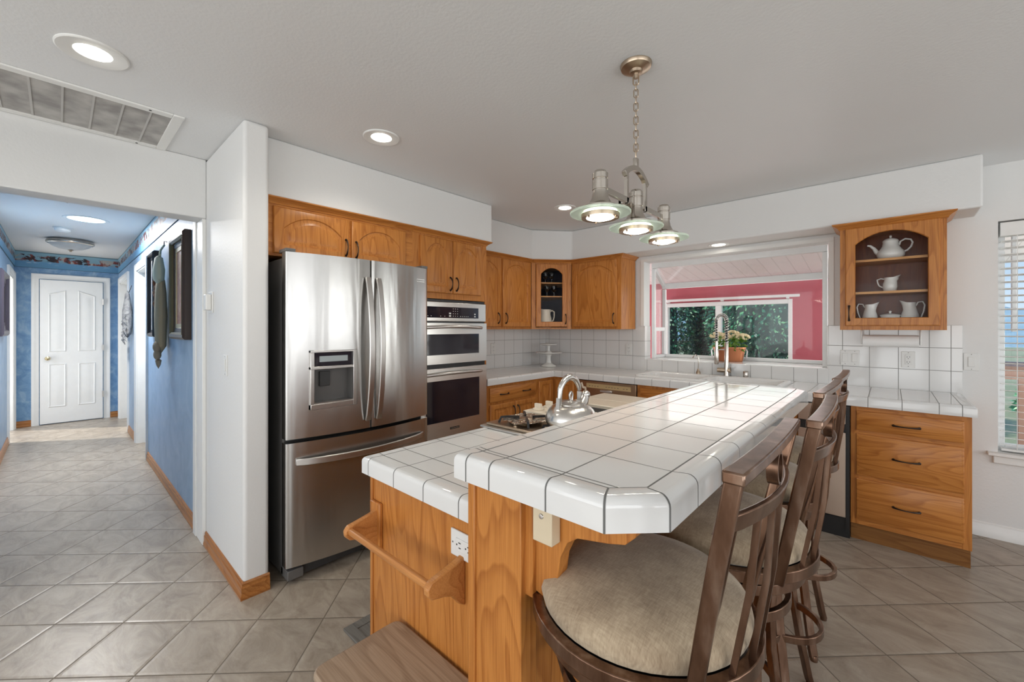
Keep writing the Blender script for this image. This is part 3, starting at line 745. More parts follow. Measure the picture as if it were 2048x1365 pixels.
def drawer_mesh(x0, x1, z0, z1, t=0.019):
    g = G(); q = lambda i, y: [(x0 + i, y, z0 + i), (x1 - i, y, z0 + i), (x1 - i, y, z1 - i), (x0 + i, y, z1 - i)]
    g.loops([q(0, 0), q(0, -t + 0.007), q(0.004, -t + 0.004), q(0.010, -t + 0.003), q(0.014, -t)]); return g
def pull(x, z, vertical, L_=0.1, y=-0.019, mat='bronze', parent=None, curl=True):
    pts = []; rs = []
    for i in range(13):
        t = i / 12; s = (t - 0.5) * L_; out = 0.006 + 0.024 * math.sin(PI * t) ** 0.6
        pts.append((x, y - out, z + s) if vertical else (x + s, y - out, z)); rs.append(0.0062 - 0.0028 * math.sin(PI * t))
    g = G().tube(pts, rs, 8)
    for e in (pts[0], pts[-1]): g.ball((e[0], y - 0.004, e[2]), 0.008, 8)
    return obj('handle', g, M[mat], parent)
def cab_door(parent, x0, x1, z0, z1, arch=0.05, hx=None, hz=None, hole=False, hl=0.1, name='door'):
    d = obj(name, door_mesh(x0, x1, z0, z1, arch, hole=hole), M['oakz'], parent)
    if hx is not None: pull(hx, hz, True, hl, parent=d)
    return d
CROWN = [(0, -0.035), (0.006, -0.035), (0.010, -0.026), (0.020, -0.018), (0.034, -0.010), (0.040, -0.006), (0.040, 0.0), (0, 0)]
# local x -> world y for the fridge wall: thing rotated +90 deg about z
RZ = PI / 2
# --- cabinet over the refrigerator
c = thing('overhead_cabinet', 'oak cabinet with two arched doors above the refrigerator', 'cabinet', (-2.58, 0.755, 0), RZ, 'oak wall cabinets')
obj('body', G().box(0, 0.99, 0.0, 0.61, 1.785, 2.082), M['oakx'], c)
cab_door(c, 0.062, 0.505, 1.80, 2.066, 0.075, 0.480, 1.885)
cab_door(c, 0.520, 0.925, 1.80, 2.066, 0.075, 0.548, 1.880)
obj('crown', G().mold([(0, 0), (0.99, 0)], [(o, z + 2.115) for o, z in CROWN]), M['oakx'], c)
# --- tall oven cabinet
c = thing('oven_cabinet', 'tall oak cabinet that houses the double wall oven', 'cabinet', (-2.58, 1.745, 0), RZ)
g = G(); g.box(0, 0.045, 0, 0.615, 0.0, 2.082).box(0.730, 0.750, 0, 0.615, 0, 2.082).box(0.0455, 0.7295, 0, 0.614, 1.60, 2.081).box(0.0455, 0.7295, 0.0, 0.614, 0.0, 0.50).box(0.0455, 0.7295, 0.58, 0.614, 0.5005, 1.5995)
obj('body', g, M['oakz'], c)
cab_door(c, 0.062, 0.366, 1.645, 2.066, 0.075, 0.338, 1.72)
cab_door(c, 0.372, 0.676, 1.645, 2.066, 0.075, 0.400, 1.72)
obj('crown', G().mold([(0, 0), (0.75, 0), (0.75, 0.07)], [(o, z + 2.115) for o, z in CROWN]), M['oakx'], c)
# --- wall oven
ov = thing('wall_oven', 'stainless double wall oven built into the tall oak cabinet', 'oven', (-2.58, 1.745, 0), RZ)
obj('body', G().box(0.05, 0.725, 0.0, 0.56, 0.505, 1.595), M['black'], ov, label='black oven housing behind the doors')
cp = obj('control_panel', G().box(0.047, 0.728, -0.018, 0.0, 1.425, 1.575), M['steel2'], ov, bevel=0.004)
ds = obj('display', G().box(0.075, 0.640, -0.0195, -0.018, 1.452, 1.538), M['blackg'], cp, label='black glass touch display')
g = G()
for i in range(3):
    for j in range(4): g.box(0.365 + i * 0.022, 0.371 + i * 0.022, -0.0202, -0.0195, 1.465 + j * 0.019, 1.470 + j * 0.019)
for x in (0.12, 0.15, 0.24, 0.28, 0.44, 0.46, 0.48, 0.50, 0.52): g.box(x, x + 0.006, -0.0202, -0.0195, 1.463, 1.468)
for z in (1.462, 1.482): g.box(0.325, 0.345, -0.0202, -0.0195, z, z + 0.012).box(0.592, 0.608, -0.0202, -0.0195, z, z + 0.010)
obj('keypad_marks', g, M['plastic'], ds)
def oven_door(z0, z1, wx0, wx1, wz0, wz1, hz):
    d = obj('oven_door', G().loops([[(0.047, 0, z0), (0.728, 0, z0), (0.728, 0, z1), (0.047, 0, z1)], [(0.047, -0.026, z0), (0.728, -0.026, z0), (0.728, -0.026, z1), (0.047, -0.026, z1)],
        [(wx0, -0.026, wz0), (wx1, -0.026, wz0), (wx1, -0.026, wz1), (wx0, -0.026, wz1)], [(wx0, -0.020, wz0), (wx1, -0.020, wz0), (wx1, -0.020, wz1), (wx0, -0.020, wz1)]], True, True), M['steel2'], ov)
    obj('oven_window', G().box(wx0, wx1, -0.0225, -0.0195, wz0, wz1), M['blackg'], d)
    pts = [(0.07 + 0.60 * i / 16, -0.026 - 0.045 * math.sin(PI * i / 16) ** 0.35 if 0 < i < 16 else -0.026, hz + 0.008 * math.sin(PI * i / 16)) for i in range(17)]
    obj('oven_handle', G().tube(pts, 0.0125, 10), M['steel_h'], d)
    return d
oven_door(1.095, 1.412, 0.10, 0.640, 1.165, 1.325, 1.375)
dd = oven_door(0.515, 1.060, 0.10, 0.645, 0.645, 0.965, 1.015)
bd = obj('badge', G().box(0.33, 0.425, -0.0275, -0.026, 0.574, 0.592), M['gasket'], dd)
obj('vent_slot', G().box(0.05, 0.72, -0.012, -0.002, 1.062, 1.093), M['black'], ov)

def lettering(txt, size, loc, rot, mat, parent, name='lettering'):
    cu = bpy.data.curves.new(name, 'FONT'); cu.body = txt; cu.size = size; cu.extrude = 0.0004; cu.align_x = 'CENTER'; cu.align_y = 'CENTER'
    tmp = bpy.data.objects.new(name + '_curve', cu); me = bpy.data.meshes.new_from_object(tmp); bpy.data.objects.remove(tmp)
    me.materials.clear(); me.materials.append(mat)
    o = bpy.data.objects.new(name, me); COL.objects.link(o); o.parent = parent; o.location = loc; o.rotation_euler = rot
    return o
lettering('KitchenAid', 0.016, (0.3775, -0.0282, 0.583), (PI / 2, 0, 0), M['steel_h'], bd)

# --- left upper cabinet (two arched doors)
c = thing('overhead_cabinet', 'oak wall cabinet with two arched doors over the left counter by the ovens', 'cabinet', (-2.875, 2.50, 0), RZ, 'oak wall cabinets')
obj('body', G().box(0, 0.955, 0, 0.32, 1.36, 2.085), M['oakz'], c, bevel=0.001)
cab_door(c, 0.030, 0.472, 1.385, 2.068, 0.075, 0.425, 1.47)
cab_door(c, 0.495, 0.932, 1.385, 2.068, 0.075, 0.535, 1.47)
obj('crown', G().mold([(0, 0), (0.945, 0)], [(o, z + 2.115) for o, z in CROWN]), M['oakx'], c)
# --- right upper cabinet
c = thing('overhead_cabinet', 'oak wall cabinet with one wide arched door left of the garden window', 'cabinet', (-2.58, 3.795, 0), 0, 'oak wall cabinets')
obj('body', G().box(0.0, 0.595, 0, 0.31, 1.36, 2.085), M['oakz'], c, bevel=0.001)
cab_door(c, 0.022, 0.555, 1.385, 2.068, 0.085, 0.522, 1.47)
obj('crown', G().mold([(0.005, 0), (0.595, 0), (0.595, 0.31)], [(o, z + 2.115) for o, z in CROWN]), M['oakx'], c)
# --- corner diagonal glass cabinet
CA = math.atan2(3.795 - 3.455, -2.58 + 2.875); CW = math.hypot(0.295, 0.34)
c = thing('corner_cabinet', 'diagonal oak corner wall cabinet with glass door', 'cabinet', (-2.875, 3.455, 0), CA)
def to_local(px, py):
    dx, dy = px + 2.875, py - 3.455
    return (dx * math.cos(CA) + dy * math.sin(CA), -dx * math.sin(CA) + dy * math.cos(CA))
body = [to_local(*p) for p in ((-2.875, 3.462), (-2.585, 3.795), (-2.585, 4.105), (-3.185, 4.105), (-3.185, 3.462))]
g = G().prism(body, 'z', 1.36, 1.378).prism(body, 'z', 2.067, 2.085)
def slab(g, a, b_, t, z0, z1):
    a = Vector(a); b_ = Vector(b_); d = (b_ - a).normalized(); nn = Vector((-d.y, d.x)) * t
    g.prism([tuple(a), tuple(b_), tuple(b_ + nn), tuple(a + nn)], 'z', z0, z1)
gl = G()
for i in (1, 2, 3, 4): slab(gl, body[i], body[(i + 1) % 5], 0.012, 1.3785, 2.0665)
obj('lining', gl, M['navy'], c, label='dark lining behind the glass')
g.box(0.004, 0.05, 0, 0.018, 1.378, 2.067).box(CW - 0.05, CW - 0.004, 0, 0.018, 1.378, 2.067)
obj('body', g, M['oakz'], c)
gi = G().prism([(p[0] * 0.94 + 0.012, p[1] * 0.94 + 0.016) for p in body], 'z', 1.60, 1.612).prism([(p[0] * 0.94 + 0.012, p[1] * 0.94 + 0.016) for p in body], 'z', 1.82, 1.832)
obj('shelf', G().prism([(p[0] * 0.93 + 0.014, p[1] * 0.93 + 0.022) for p in body], 'z', 1.712, 1.724), M['shelf'], c)
obj('shelf', G().prism([(p[0] * 0.93 + 0.014, p[1] * 0.93 + 0.022) for p in body], 'z', 1.860, 1.872), M['shelf'], c)
d = cab_door(c, 0.052, CW - 0.052, 1.385, 2.068, 0.065, CW - 0.072, 1.47, hole=True)
obj('pane', G().box(0.10, CW - 0.10, -0.008, -0.005, 1.43, 2.03), M['glass'], d)
obj('crown', G().mold([(0.0, 0), (CW, 0)], [(o, z + 2.115) for o, z in CROWN]), M['oakx'], c)
CCI = Matrix.Translation((-2.875, 3.455, 0)) @ Matrix.Rotation(CA, 4, 'Z')
def cc(x, y, z): return tuple(CCI @ Vector((x, y, z)))
# --- display cabinet
dc = thing('display_cabinet', 'oak wall cabinet with arched glass door showing white china, right of the garden window', 'cabinet', (-0.266, 3.80, 0), 0)
g = G(); Wd = 0.533
g.box(0.0165, Wd - 0.0165, 0, 0.303, 1.36, 1.395).box(0.0165, Wd - 0.0165, 0, 0.303, 2.055, 2.085).box(0, 0.016, 0, 0.305, 1.36, 2.085).box(Wd - 0.016, Wd, 0, 0.305, 1.36, 2.085)
g.box(0.0165, 0.05, 0, 0.018, 1.3955, 2.0545).box(Wd - 0.05, Wd - 0.0165, 0, 0.018, 1.3955, 2.0545)
obj('body', g, M['oakz'], dc)
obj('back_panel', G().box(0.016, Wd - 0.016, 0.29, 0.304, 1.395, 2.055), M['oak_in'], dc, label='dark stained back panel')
for z in (1.612, 1.838): obj('shelf', G().box(0.017, Wd - 0.017, 0.025, 0.288, z, z + 0.016), M['shelf'], dc)
d = cab_door(dc, 0.030, 0.503, 1.388, 2.078, 0.075, 0.052, 1.478, hole=True)
obj('pane', G().box(0.08, 0.455, -0.008, -0.005, 1.43, 2.035), M['glass'], d)
obj('crown', G().mold([(0, 0.305), (0, 0), (Wd, 0), (Wd, 0.305)], [(o * 1.1, z * 1.2 + 2.115) for o, z in CROWN]), M['oakx'], dc)

# ------------------------------------------------------------------ base cabinets
c = thing('base_cabinet', 'oak base cabinet with one wide drawer over two doors, beside the ovens', 'cabinet', (-2.60, 2.50, 0), RZ)
obj('body', G().box(0, 0.72, 0.0, 0.585, 0.10, 0.868).box(0, 0.72, 0.07, 0.585, 0.0, 0.10), M['oakz'], c)
d = obj('drawer', drawer_mesh(0.048, 0.688, 0.715, 0.842), M['oakx'], c); pull(0.225, 0.777, False, 0.105, parent=d); pull(0.535, 0.777, False, 0.105, parent=d)
cab_door(c, 0.048, 0.368, 0.13, 0.692, 0, 0.345, 0.60); cab_door(c, 0.380, 0.688, 0.13, 0.692, 0, 0.405, 0.60)
c = thing('corner_base_cabinet', 'oak corner base cabinet with two narrow doors folding into the corner', 'cabinet', (-2.60, 3.22, 0), RZ)
obj('body', G().box(0, 0.89, 0.0, 0.585, 0.10, 0.868).box(0.27, 0.89, -0.30, 0.0, 0.1, 0.868), M['oakz'], c)
cab_door(c, 0.012, 0.248, 0.13, 0.842, 0); 
d = obj('door', door_mesh(0.04, 0.262, 0.13, 0.842, 0).xf(Matrix.Translation((0.27, 0, 0)) @ Matrix.Rotation(-PI / 2, 4, 'Z')), M['oakz'], c)
# dishwasher
dw = thing('dishwasher', 'older built-in dishwasher with almond control strip and buttons, left of the sink', 'dishwasher', (-2.29, 3.49, 0), 0)
obj('body', G().box(0.0, 0.615, 0.005, 0.56, 0.10, 0.862), M['gasket'], dw)
pn = obj('control_panel', G().box(0.0, 0.615, -0.012, 0.005, 0.705, 0.862), M['dwb'], dw, bevel=0.003)
obj('label_strip', G().box(0.10, 0.565, -0.0135, -0.012, 0.795, 0.838), M['tanstrip'], pn, label='tan strip of printed settings')
obj('latch', G().box(0.26, 0.385, -0.035, -0.012, 0.765, 0.787), M['steel_h'], pn, bevel=0.004)
for i in range(7): obj('button', G().box(0.405 + i * 0.022, 0.418 + i * 0.022, -0.020, -0.012, 0.735, 0.757), M['cream'], pn)
g = G()
for i in range(14):
    x = 0.13 + i * 0.03
    if i not in (4, 5, 11): g.box(x, x + 0.014, -0.0140, -0.0134, 0.812, 0.816)
obj('print_marks', g, M['gasket'], pn)
obj('front_panel', G().box(0.0, 0.615, -0.010, 0.005, 0.11, 0.695), M['dwb'], dw, bevel=0.003)
obj('kick_plate', G().box(0.0, 0.615, 0.05, 0.06, 0.0, 0.10), M['black'], dw)
# sink base
c = thing('base_cabinet', 'oak base cabinet under the white sink', 'cabinet', (-1.668, 3.49, 0), 0)
obj('body', G().box(0, 1.19, 0.0, 0.60, 0.10, 0.66).box(0, 0.018, 0, 0.6, 0.66, 0.868).box(1.172, 1.19, 0, 0.6, 0.66, 0.868).box(0.018, 1.172, 0, 0.02, 0.66, 0.868).box(0, 1.19, 0.07, 0.6, 0, 0.1), M['oakz'], c)
obj('drawer_front', drawer_mesh(0.03, 0.575, 0.715, 0.842), M['oakx'], c); obj('drawer_front', drawer_mesh(0.60, 1.16, 0.715, 0.842), M['oakx'], c)
cab_door(c, 0.03, 0.575, 0.13, 0.692, 0, 0.545, 0.60); cab_door(c, 0.60, 1.16, 0.13, 0.692, 0, 0.63, 0.60)
# trash compactor / under-counter appliance
tcm = thing('trash_compactor', 'stainless under-counter appliance with black toe kick left of the oak drawers', 'appliance', (-0.475, 3.48, 0), 0)
obj('body', G().box(0, 0.28, 0.0, 0.58, 0.06, 0.865), M['black'], tcm)
obj('control_panel', G().box(0.004, 0.262, -0.022, 0.0, 0.745, 0.862), M['tansteel'], tcm, bevel=0.002)
obj('handle_recess', G().box(0.004, 0.262, -0.014, 0.0, 0.690, 0.742), M['black'], tcm)
obj('latch', G().box(0.21, 0.25, -0.024, -0.014, 0.690, 0.712), M['gasket'], tcm)
obj('front_panel', G().box(0.004, 0.262, -0.022, 0.0, 0.135, 0.688), M['tansteel'], tcm, bevel=0.002)
obj('side_frame', G().box(0.262, 0.282, -0.024, 0.0, 0.06, 0.862), M['black'], tcm)
obj('toe_kick', G().box(0, 0.282, -0.005, 0.05, 0.0, 0.125), M['black'], tcm)
# right drawer base
c = thing('drawer_cabinet', 'oak base cabinet with three drawers at the right end of the counter', 'cabinet', (-0.19, 3.49, 0), 0)
obj('body', G().box(0, 0.534, 0.0, 0.60, 0.105, 0.868), M['oakz'], c, bevel=0.001)
obj('toe_kick', G().box(0, 0.530, 0.018, 0.60, 0.0, 0.105), M['oak_toe'], c)
for z0, z1 in ((0.106, 0.150), (0.395, 0.435), (0.684, 0.722), (0.834, 0.867)): obj('face_rail', G().box(0.04, 0.494, -0.0012, 0.0, z0, z1), M['oakx'], c)
for z0, z1, hz in ((0.716, 0.840, 0.772), (0.426, 0.690, 0.562), (0.142, 0.402, 0.268)):
    d = obj('drawer', drawer_mesh(0.030, 0.503, z0, z1), M['oakx'], c); pull(0.263, hz, False, 0.115, parent=d)

# ------------------------------------------------------------------ countertops
def nose(g, poly, zb, zt, r=0.018, lip=0.0025):
    """rounded tile edge around a CCW outline; returns inner loop"""
    ls = [[(p[0], p[1], zb) for p in poly]]
    ls.insert(0, [(p[0], p[1], zb) for p in inset(poly, 0.05)])
    for i in range(6):
        a = PI / 2 * i / 5; q = inset(poly, r * (1 - math.cos(a))); ls.append([(p[0], p[1], zt + lip - r + r * math.sin(a)) for p in q])
    ls.append([(p[0], p[1], zt) for p in inset(poly, 0.052)])
    g.loops(ls, False, False)
    return inset(poly, 0.052)
CT = 0.930
ct = G()
outer = [(-3.19, 2.503), (-2.57, 2.503), (-2.57, 3.46), (0.362, 3.46), (0.362, 4.11), (-3.19, 4.11)]
nose(ct, outer, 0.870, CT)
ct.box(-3.145, -2.62, 2.55, 3.51, 0.875, CT); SKX0, SKX1, SKY0, SKY1 = -1.74, -0.60, 3.60, 4.02
ct.box(-3.145, SKX0, 3.51, 4.065, 0.875, CT); ct.box(SKX0, SKX1, 3.51, SKY0, 0.875, CT); ct.box(SKX0, SKX1, SKY1, 4.065, 0.875, CT); ct.box(SKX1, 0.312, 3.51, 4.065, 0.875, CT)
tag(obj('countertop', ct, M['tile_counter']), 'white tiled countertop running along the left wall and under the garden window', 'countertop')
# sink
sk = thing('kitchen_sink', 'white double-bowl sink set in the tiled counter below the garden window', 'sink', (-1.17, 3.81, CT))
def rrect(x0, x1, y0, y1, r, n=5):
    pts = []
    for cx, cy, a0 in ((x1 - r, y0 + r, -90), (x1 - r, y1 - r, 0), (x0 + r, y1 - r, 90), (x0 + r, y0 + r, 180)):
        for i in range(n + 1):
            a = math.radians(a0 + 90 * i / n); pts.append((cx + r * math.cos(a), cy + r * math.sin(a)))
    return pts
rim = G(); hx, hy = 0.585, 0.225
Z3 = lambda p, z: [(q[0], q[1], z) for q in p]
A = rrect(-hx, hx, -hy, hy, 0.05)
for xa, xb in ((-0.545, -0.025), (0.025, 0.545)):
    B = rrect(xa, xb, -0.175, 0.165, 0.06)
    obj('basin', G().loops([Z3(B, 0.010), Z3(inset(B, 0.006), 0.002), Z3(inset(B, 0.02), -0.12), Z3(inset(B, 0.05), -0.16)], False, True), M['sinkw'], sk)
rim.loops([Z3(A, 0.0), Z3(A, 0.006), Z3(inset(A, 0.008), 0.014), Z3(inset(A, 0.02), 0.014), Z3(inset(A, 0.035), 0.010)], True, False)
rim.v = [v for v in rim.v]
# rim plate pieces between and around the bowls
rim.box(-0.55, 0.55, 0.165, 0.192, 0.003, 0.010).box(-0.55, 0.55, -0.192, -0.175, 0.003, 0.010).box(-0.025, 0.025, -0.18, 0.17, 0.003, 0.010).box(-0.555, -0.540, -0.18, 0.17, 0.003, 0.010).box(0.540, 0.555, -0.18, 0.17, 0.003, 0.010)
rim.f = [f for f in rim.f if len(f) <= 8]
obj('rim', rim, M['sinkw'], sk)
# faucet
fa = thing('kitchen_faucet', 'tall brushed nickel spring faucet behind the sink', 'faucet', (-1.12, 4.065, CT + 0.001))
obj('deck_plate', G().prism(rrect(-0.105, 0.105, -0.028, 0.028, 0.026), 'z', 0.0, 0.010), M['nickel_d'], fa, bevel=0.002)
obj('riser', G().lathe([(0.024, 0.010), (0.022, 0.03), (0.020, 0.11), (0.017, 0.13), (0.0155, 0.30), (0.012, 0.31)], 16, (0.03, 0, 0)), M['nickel'], fa)
obj('valve_body', G().tube([(-0.045, 0, 0.06), (0.065, 0, 0.06)], 0.020, 14), M['nickel_d'], fa)
obj('lever', G().tube([(0.062, -0.002, 0.06), (0.07, -0.02, 0.075), (0.075, -0.05, 0.10)], 0.005, 8), M['nickel'], fa)
arc = [(0.03, 0, 0.30 + 0.21 * i / 8) for i in range(9)] + [(-0.012 + 0.042 * math.cos(a), 0, 0.51 + 0.052 * math.sin(a)) for a in [PI * i / 14 for i in range(1, 15)]] + [(-0.054, 0, 0.51 - 0.20 * i / 8) for i in range(1, 9)]
obj('hose', G().tube(arc, 0.0085, 8), M['gasket'], fa)
sp_pts = []; Pn = [Vector(p) for p in arc]; turns = 34
tot = len(Pn) - 1; K = turns * 10
for i in range(K + 1):
    s_ = tot * i / K; j = min(int(s_), tot - 1); p = Pn[j].lerp(Pn[j + 1], s_ - j); t_ = (Pn[min(j + 1, tot)] - Pn[max(j, 0)]).normalized()
    a_ = Vector((0, 1, 0)); b2 = t_.cross(a_); ang = 2 * PI * turns * i / K
    sp_pts.append(p + a_ * 0.0155 * math.cos(ang) + b2 * 0.0155 * math.sin(ang))
obj('spring', G().tube(sp_pts, 0.0028, 6), M['chrome'], fa)
obj('spray_head', G().lathe([(0.016, 0.11), (0.019, 0.12), (0.020, 0.20), (0.013, 0.26), (0.012, 0.32)], 14, (-0.054, 0, 0)), M['nickel'], fa)
obj('holder_arm', G().tube([(0.03, 0, 0.245), (-0.02, 0, 0.245), (-0.04, 0, 0.24)], 0.005, 8), M['chrome'], fa)
ds = thing('water_spout', 'small nickel gooseneck dispenser left of the spring faucet', 'dispenser', (-1.33, 4.05, CT + 0.001))
obj('base', G().lathe([(0.022, 0), (0.018, 0.03), (0.010, 0.045), (0.008, 0.06)], 14), M['nickel_d'], ds)
obj('spout', G().tube([(0, 0, 0.05), (0.003, 0, 0.15), (-0.003, 0, 0.175), (-0.02, -0.005, 0.19), (-0.038, -0.01, 0.180), (-0.044, -0.012, 0.155)], 0.0045, 8), M['nickel'], ds)
ag = thing('air_gap', 'short nickel air gap cap right of the faucet', 'air gap', (-0.935, 4.065, CT + 0.001))
obj('cap', G().lathe([(0.019, 0), (0.021, 0.004), (0.021, 0.058), (0.017, 0.064), (0.006, 0.066)], 18), M['nickel'], ag)
# flower pot on the garden window shelf
fp = thing('flower_pot', 'copper oval pot of cream flowers on the garden window shelf behind the faucet', 'potted plant', (-1.145, 4.36, 1.053))
obj('pot', G().lathe([(0.115, 0.0), (0.118, 0.01), (0.135, 0.10), (0.142, 0.130), (0.136, 0.130), (0.125, 0.105)], 28, sy=0.62), M['copper'], fp)
obj('rim_band', G().lathe([(0.136, 0.126), (0.1445, 0.128), (0.1445, 0.137), (0.136, 0.137)], 28, sy=0.62, cap0=False, cap1=False), M['copper'], fp)
for s_ in (-1, 1):
    obj('handle', G().bar([(s_ * 0.140, 0, 0.125), (s_ * 0.158, -0.01, 0.10), (s_ * 0.150, -0.01, 0.03), (s_ * 0.128, 0, 0.02)], 0.012, 0.003, up=(0, 1, 0)), M['galv'], fp)
rnd = random.Random(4); lv = G()
for _ in range(150):
    a = rnd.random() * 2 * PI; rr = rnd.uniform(0.02, 0.13); z = 0.12 + rnd.random() * 0.11
    p = Vector((rr * math.cos(a), rr * 0.65 * math.sin(a), z)); d_ = Vector((math.cos(a), 0.7 * math.sin(a), rnd.uniform(-0.4, 0.7))).normalized()
    w_ = d_.cross(Vector((0, 0, 1))).normalized(); L_ = rnd.uniform(0.035, 0.06)
    up_ = Vector((0, 0, 0.008))
    lv.add([p, p + d_ * L_ * 0.4 + w_ * L_ * 0.35 - up_, p + d_ * L_ - up_ * 1.5, p + d_ * L_ * 0.4 - w_ * L_ * 0.35 - up_, p + d_ * L_ * 0.45 + up_], [(0, 1, 4), (1, 2, 4), (2, 3, 4), (3, 0, 4)])
obj('leaves', lv, M['leafp'], fp)
fl = G()
for cx, cz, rx, rz_ in ((-0.10, 0.235, 0.07, 0.042), (0.03, 0.25, 0.065, 0.045), (0.115, 0.225, 0.06, 0.04), (-0.03, 0.225, 0.05, 0.035)):
    for _ in range(70):
        a = rnd.random() * 2 * PI; b2 = rnd.random() * PI * 0.6; c_ = (cx + rx * math.sin(b2) * math.cos(a), 0.05 * math.sin(b2) * math.sin(a), cz + rz_ * math.cos(b2) * 0.9)
        fl.ball(c_, rnd.uniform(0.007, 0.012), 6)
obj('flower_heads', fl, M['petal'], fp)

# ------------------------------------------------------------------ island
bar_h = 1.07; low_h = 0.925
isl = thing('island_cabinet', 'oak island cabinet whose plain end panel holds a towel rail', 'cabinet', (-1.34, 0.74, 0))
obj('body', G().box(0.0, 0.575, 0.0, 1.68, 0.0, 0.868), M['oakz'], isl)
obj('corner_trim', G().box(-0.004, 0.012, -0.004, 0.010, 0.0, 0.868), M['oakz'], isl)
for k in range(3):
    y0 = 1.64 - k * 0.545
    dd = door_mesh(0.0, 0.52, 0.13, 0.66, 0).xf(Matrix.Translation((0, y0, 0)) @ Matrix.Rotation(-PI / 2, 4, 'Z')); obj('door', dd, M['oakz'], isl)
    dd = drawer_mesh(0.0, 0.52, 0.69, 0.84).xf(Matrix.Translation((0, y0, 0)) @ Matrix.Rotation(-PI / 2, 4, 'Z')); obj('drawer', dd, M['oaky'], isl)
# bar wall with post, panel and corbel
bw = thing('bar_wall', 'oak half wall with end post and scrolled bracket carrying the raised bar', 'half wall', (-0.75, 0.68, 0))
obj('post', G().box(-0.005, 0.155, 0.0, 0.055, 0.0, 1.009), M['oakz'], bw, bevel=0.002)
obj('edge_strip', G().box(-0.012, 0.012, -0.006, 0.052, 0.0, 1.009), M['oakz'], bw, bevel=0.003)
obj('panel', G().box(0.0, 0.145, 0.055, 1.74, 0.0, 1.009), M['oakz'], bw)
prof = [(0.0, 0.33), (0.0, 0.115)]
cz_ = lambda pts: pts
corb = [(0.0, 0.33), (0.0, 0.118), (0.025, 0.112), (0.045, 0.118), (0.058, 0.140), (0.062, 0.175), (0.068, 0.215), (0.085, 0.250), (0.110, 0.268), (0.145, 0.275), (0.180, 0.282), (0.215, 0.292), (0.235, 0.312), (0.24, 0.33)]
for k, y0 in enumerate((0.028, 1.62)):
    obj('bracket', G().prism([(p[0] + 0.172, p[1] + 0.679) for p in corb], 'y', y0, y0 + 0.036), M['oakz'], bw, bevel=0.002)
    obj('bracket_cleat', G().box(0.145, 0.175, y0 - 0.012, y0 + 0.048, 0.785, 1.009), M['oakz'], bw, bevel=0.002)
# outlet box on bracket
ob = thing('junction_box', 'almond cover box with a screw under the bar edge', 'electrical box', (-0.533, 0.700, 0.955))
obj('cover', G().box(-0.025, 0.025, -0.024, 0.006, -0.028, 0.052), M['beige'], ob, bevel=0.002)
obj('screw', G().lathe([(0.006, 0), (0.005, 0.002), (0.002, 0.0025)], 12).xf(Matrix.Translation((-0.002, -0.024, 0.028)) @ Matrix.Rotation(PI / 2, 4, 'X')), M['steel_h'], ob)
# low tiled top
lt = G(); outer = [(-1.362, 0.714), (-0.752, 0.714), (-0.752, 2.46), (-1.362, 2.46)]
q = nose(lt, outer, 0.869, low_h); lt.box(q[0][0], -0.752, q[0][1], q[2][1], 0.87, low_h)
tag(obj('island_countertop', lt, M['tile_low']), 'lower white tiled island top with cooktop, beside the raised bar', 'countertop')
# bar top
bt = G(); outer = [(-0.785, 0.65), (-0.373, 0.65), (-0.2885, 0.7345), (-0.2885, 2.42), (-0.34, 2.49), (-0.785, 2.49)]
q = nose(bt, outer, 1.010, bar_h, 0.020, 0.003); bt.prism(q, 'z', 1.012, bar_h)
tag(obj('bar_counter', bt, M['tile_bar']), 'raised white tiled bar top with clipped corner in the foreground', 'countertop')
# island outlet
def faceplate(name, label, cat, loc, rz, kind, group=None):
    t = thing(name, label, cat, loc, rz, group)
    W_ = 0.115 if kind in ('double_switch',) else 0.072
    obj('plate', G().box(-W_ / 2, W_ / 2, -0.006, 0, -0.058, 0.058), M['plastic'], t, bevel=0.002)
    if kind == 'outlet':
        r_ = obj('receptacle', G().box(-0.017, 0.017, -0.0085, -0.006, -0.034, 0.034), M['plastic'], t, bevel=0.001)
        g = G()
        for z in (0.018, -0.018): g.box(-0.008, -0.0055, -0.0090, -0.0084, z - 0.004, z + 0.005).box(0.0055, 0.008, -0.0090, -0.0084, z - 0.003, z + 0.005).box(-0.002, 0.002, -0.0090, -0.0084, z - 0.013, z - 0.009)
        obj('slots', g, M['black'], r_)
    if kind == 'switch': obj('rocker', G().box(-0.016, 0.016, -0.010, -0.006, -0.033, 0.033), M['plastic'], t, bevel=0.002)
    if kind == 'double_switch':
        for x in (-0.029, 0.029): obj('rocker', G().box(x - 0.017, x + 0.017, -0.010, -0.006, -0.033, 0.033), M['plastic'], t, bevel=0.002)
    g = G()
    for z in (0.049, -0.049):
        for x in ((-0.029, 0.029) if kind == 'double_switch' else (0,)): g.box(x - 0.002, x + 0.002, -0.0065, -0.006, z - 0.002, z + 0.002)
    obj('screws', g, M['gasket'], t)
    return t
io = faceplate('outlet', 'white sideways outlet on the oak end panel of the island beside the bar post', 'outlet', (-0.842, 0.7395, 0.785), 0, 'outlet', 'white wall outlets'); io.rotation_euler = (0, PI / 2, 0)
faceplate('outlet', 'white outlet on the left wall tiles beside the ovens', 'outlet', (-3.192, 3.19, 1.148), RZ, 'outlet', 'white wall outlets')
faceplate('outlet', 'white outlet on the tiles between the corner and the garden window', 'outlet', (-2.06, 4.112, 1.143), 0, 'outlet', 'white wall outlets')
faceplate('outlet', 'white outlet on the tiles below the paper towel holder', 'outlet', (0.097, 4.112, 1.147), 0, 'outlet', 'white wall outlets')
faceplate('light_switch', 'white double rocker switch just right of the garden window', 'light switch', (-0.228, 4.112, 1.145), 0, 'double_switch', 'white light switches')
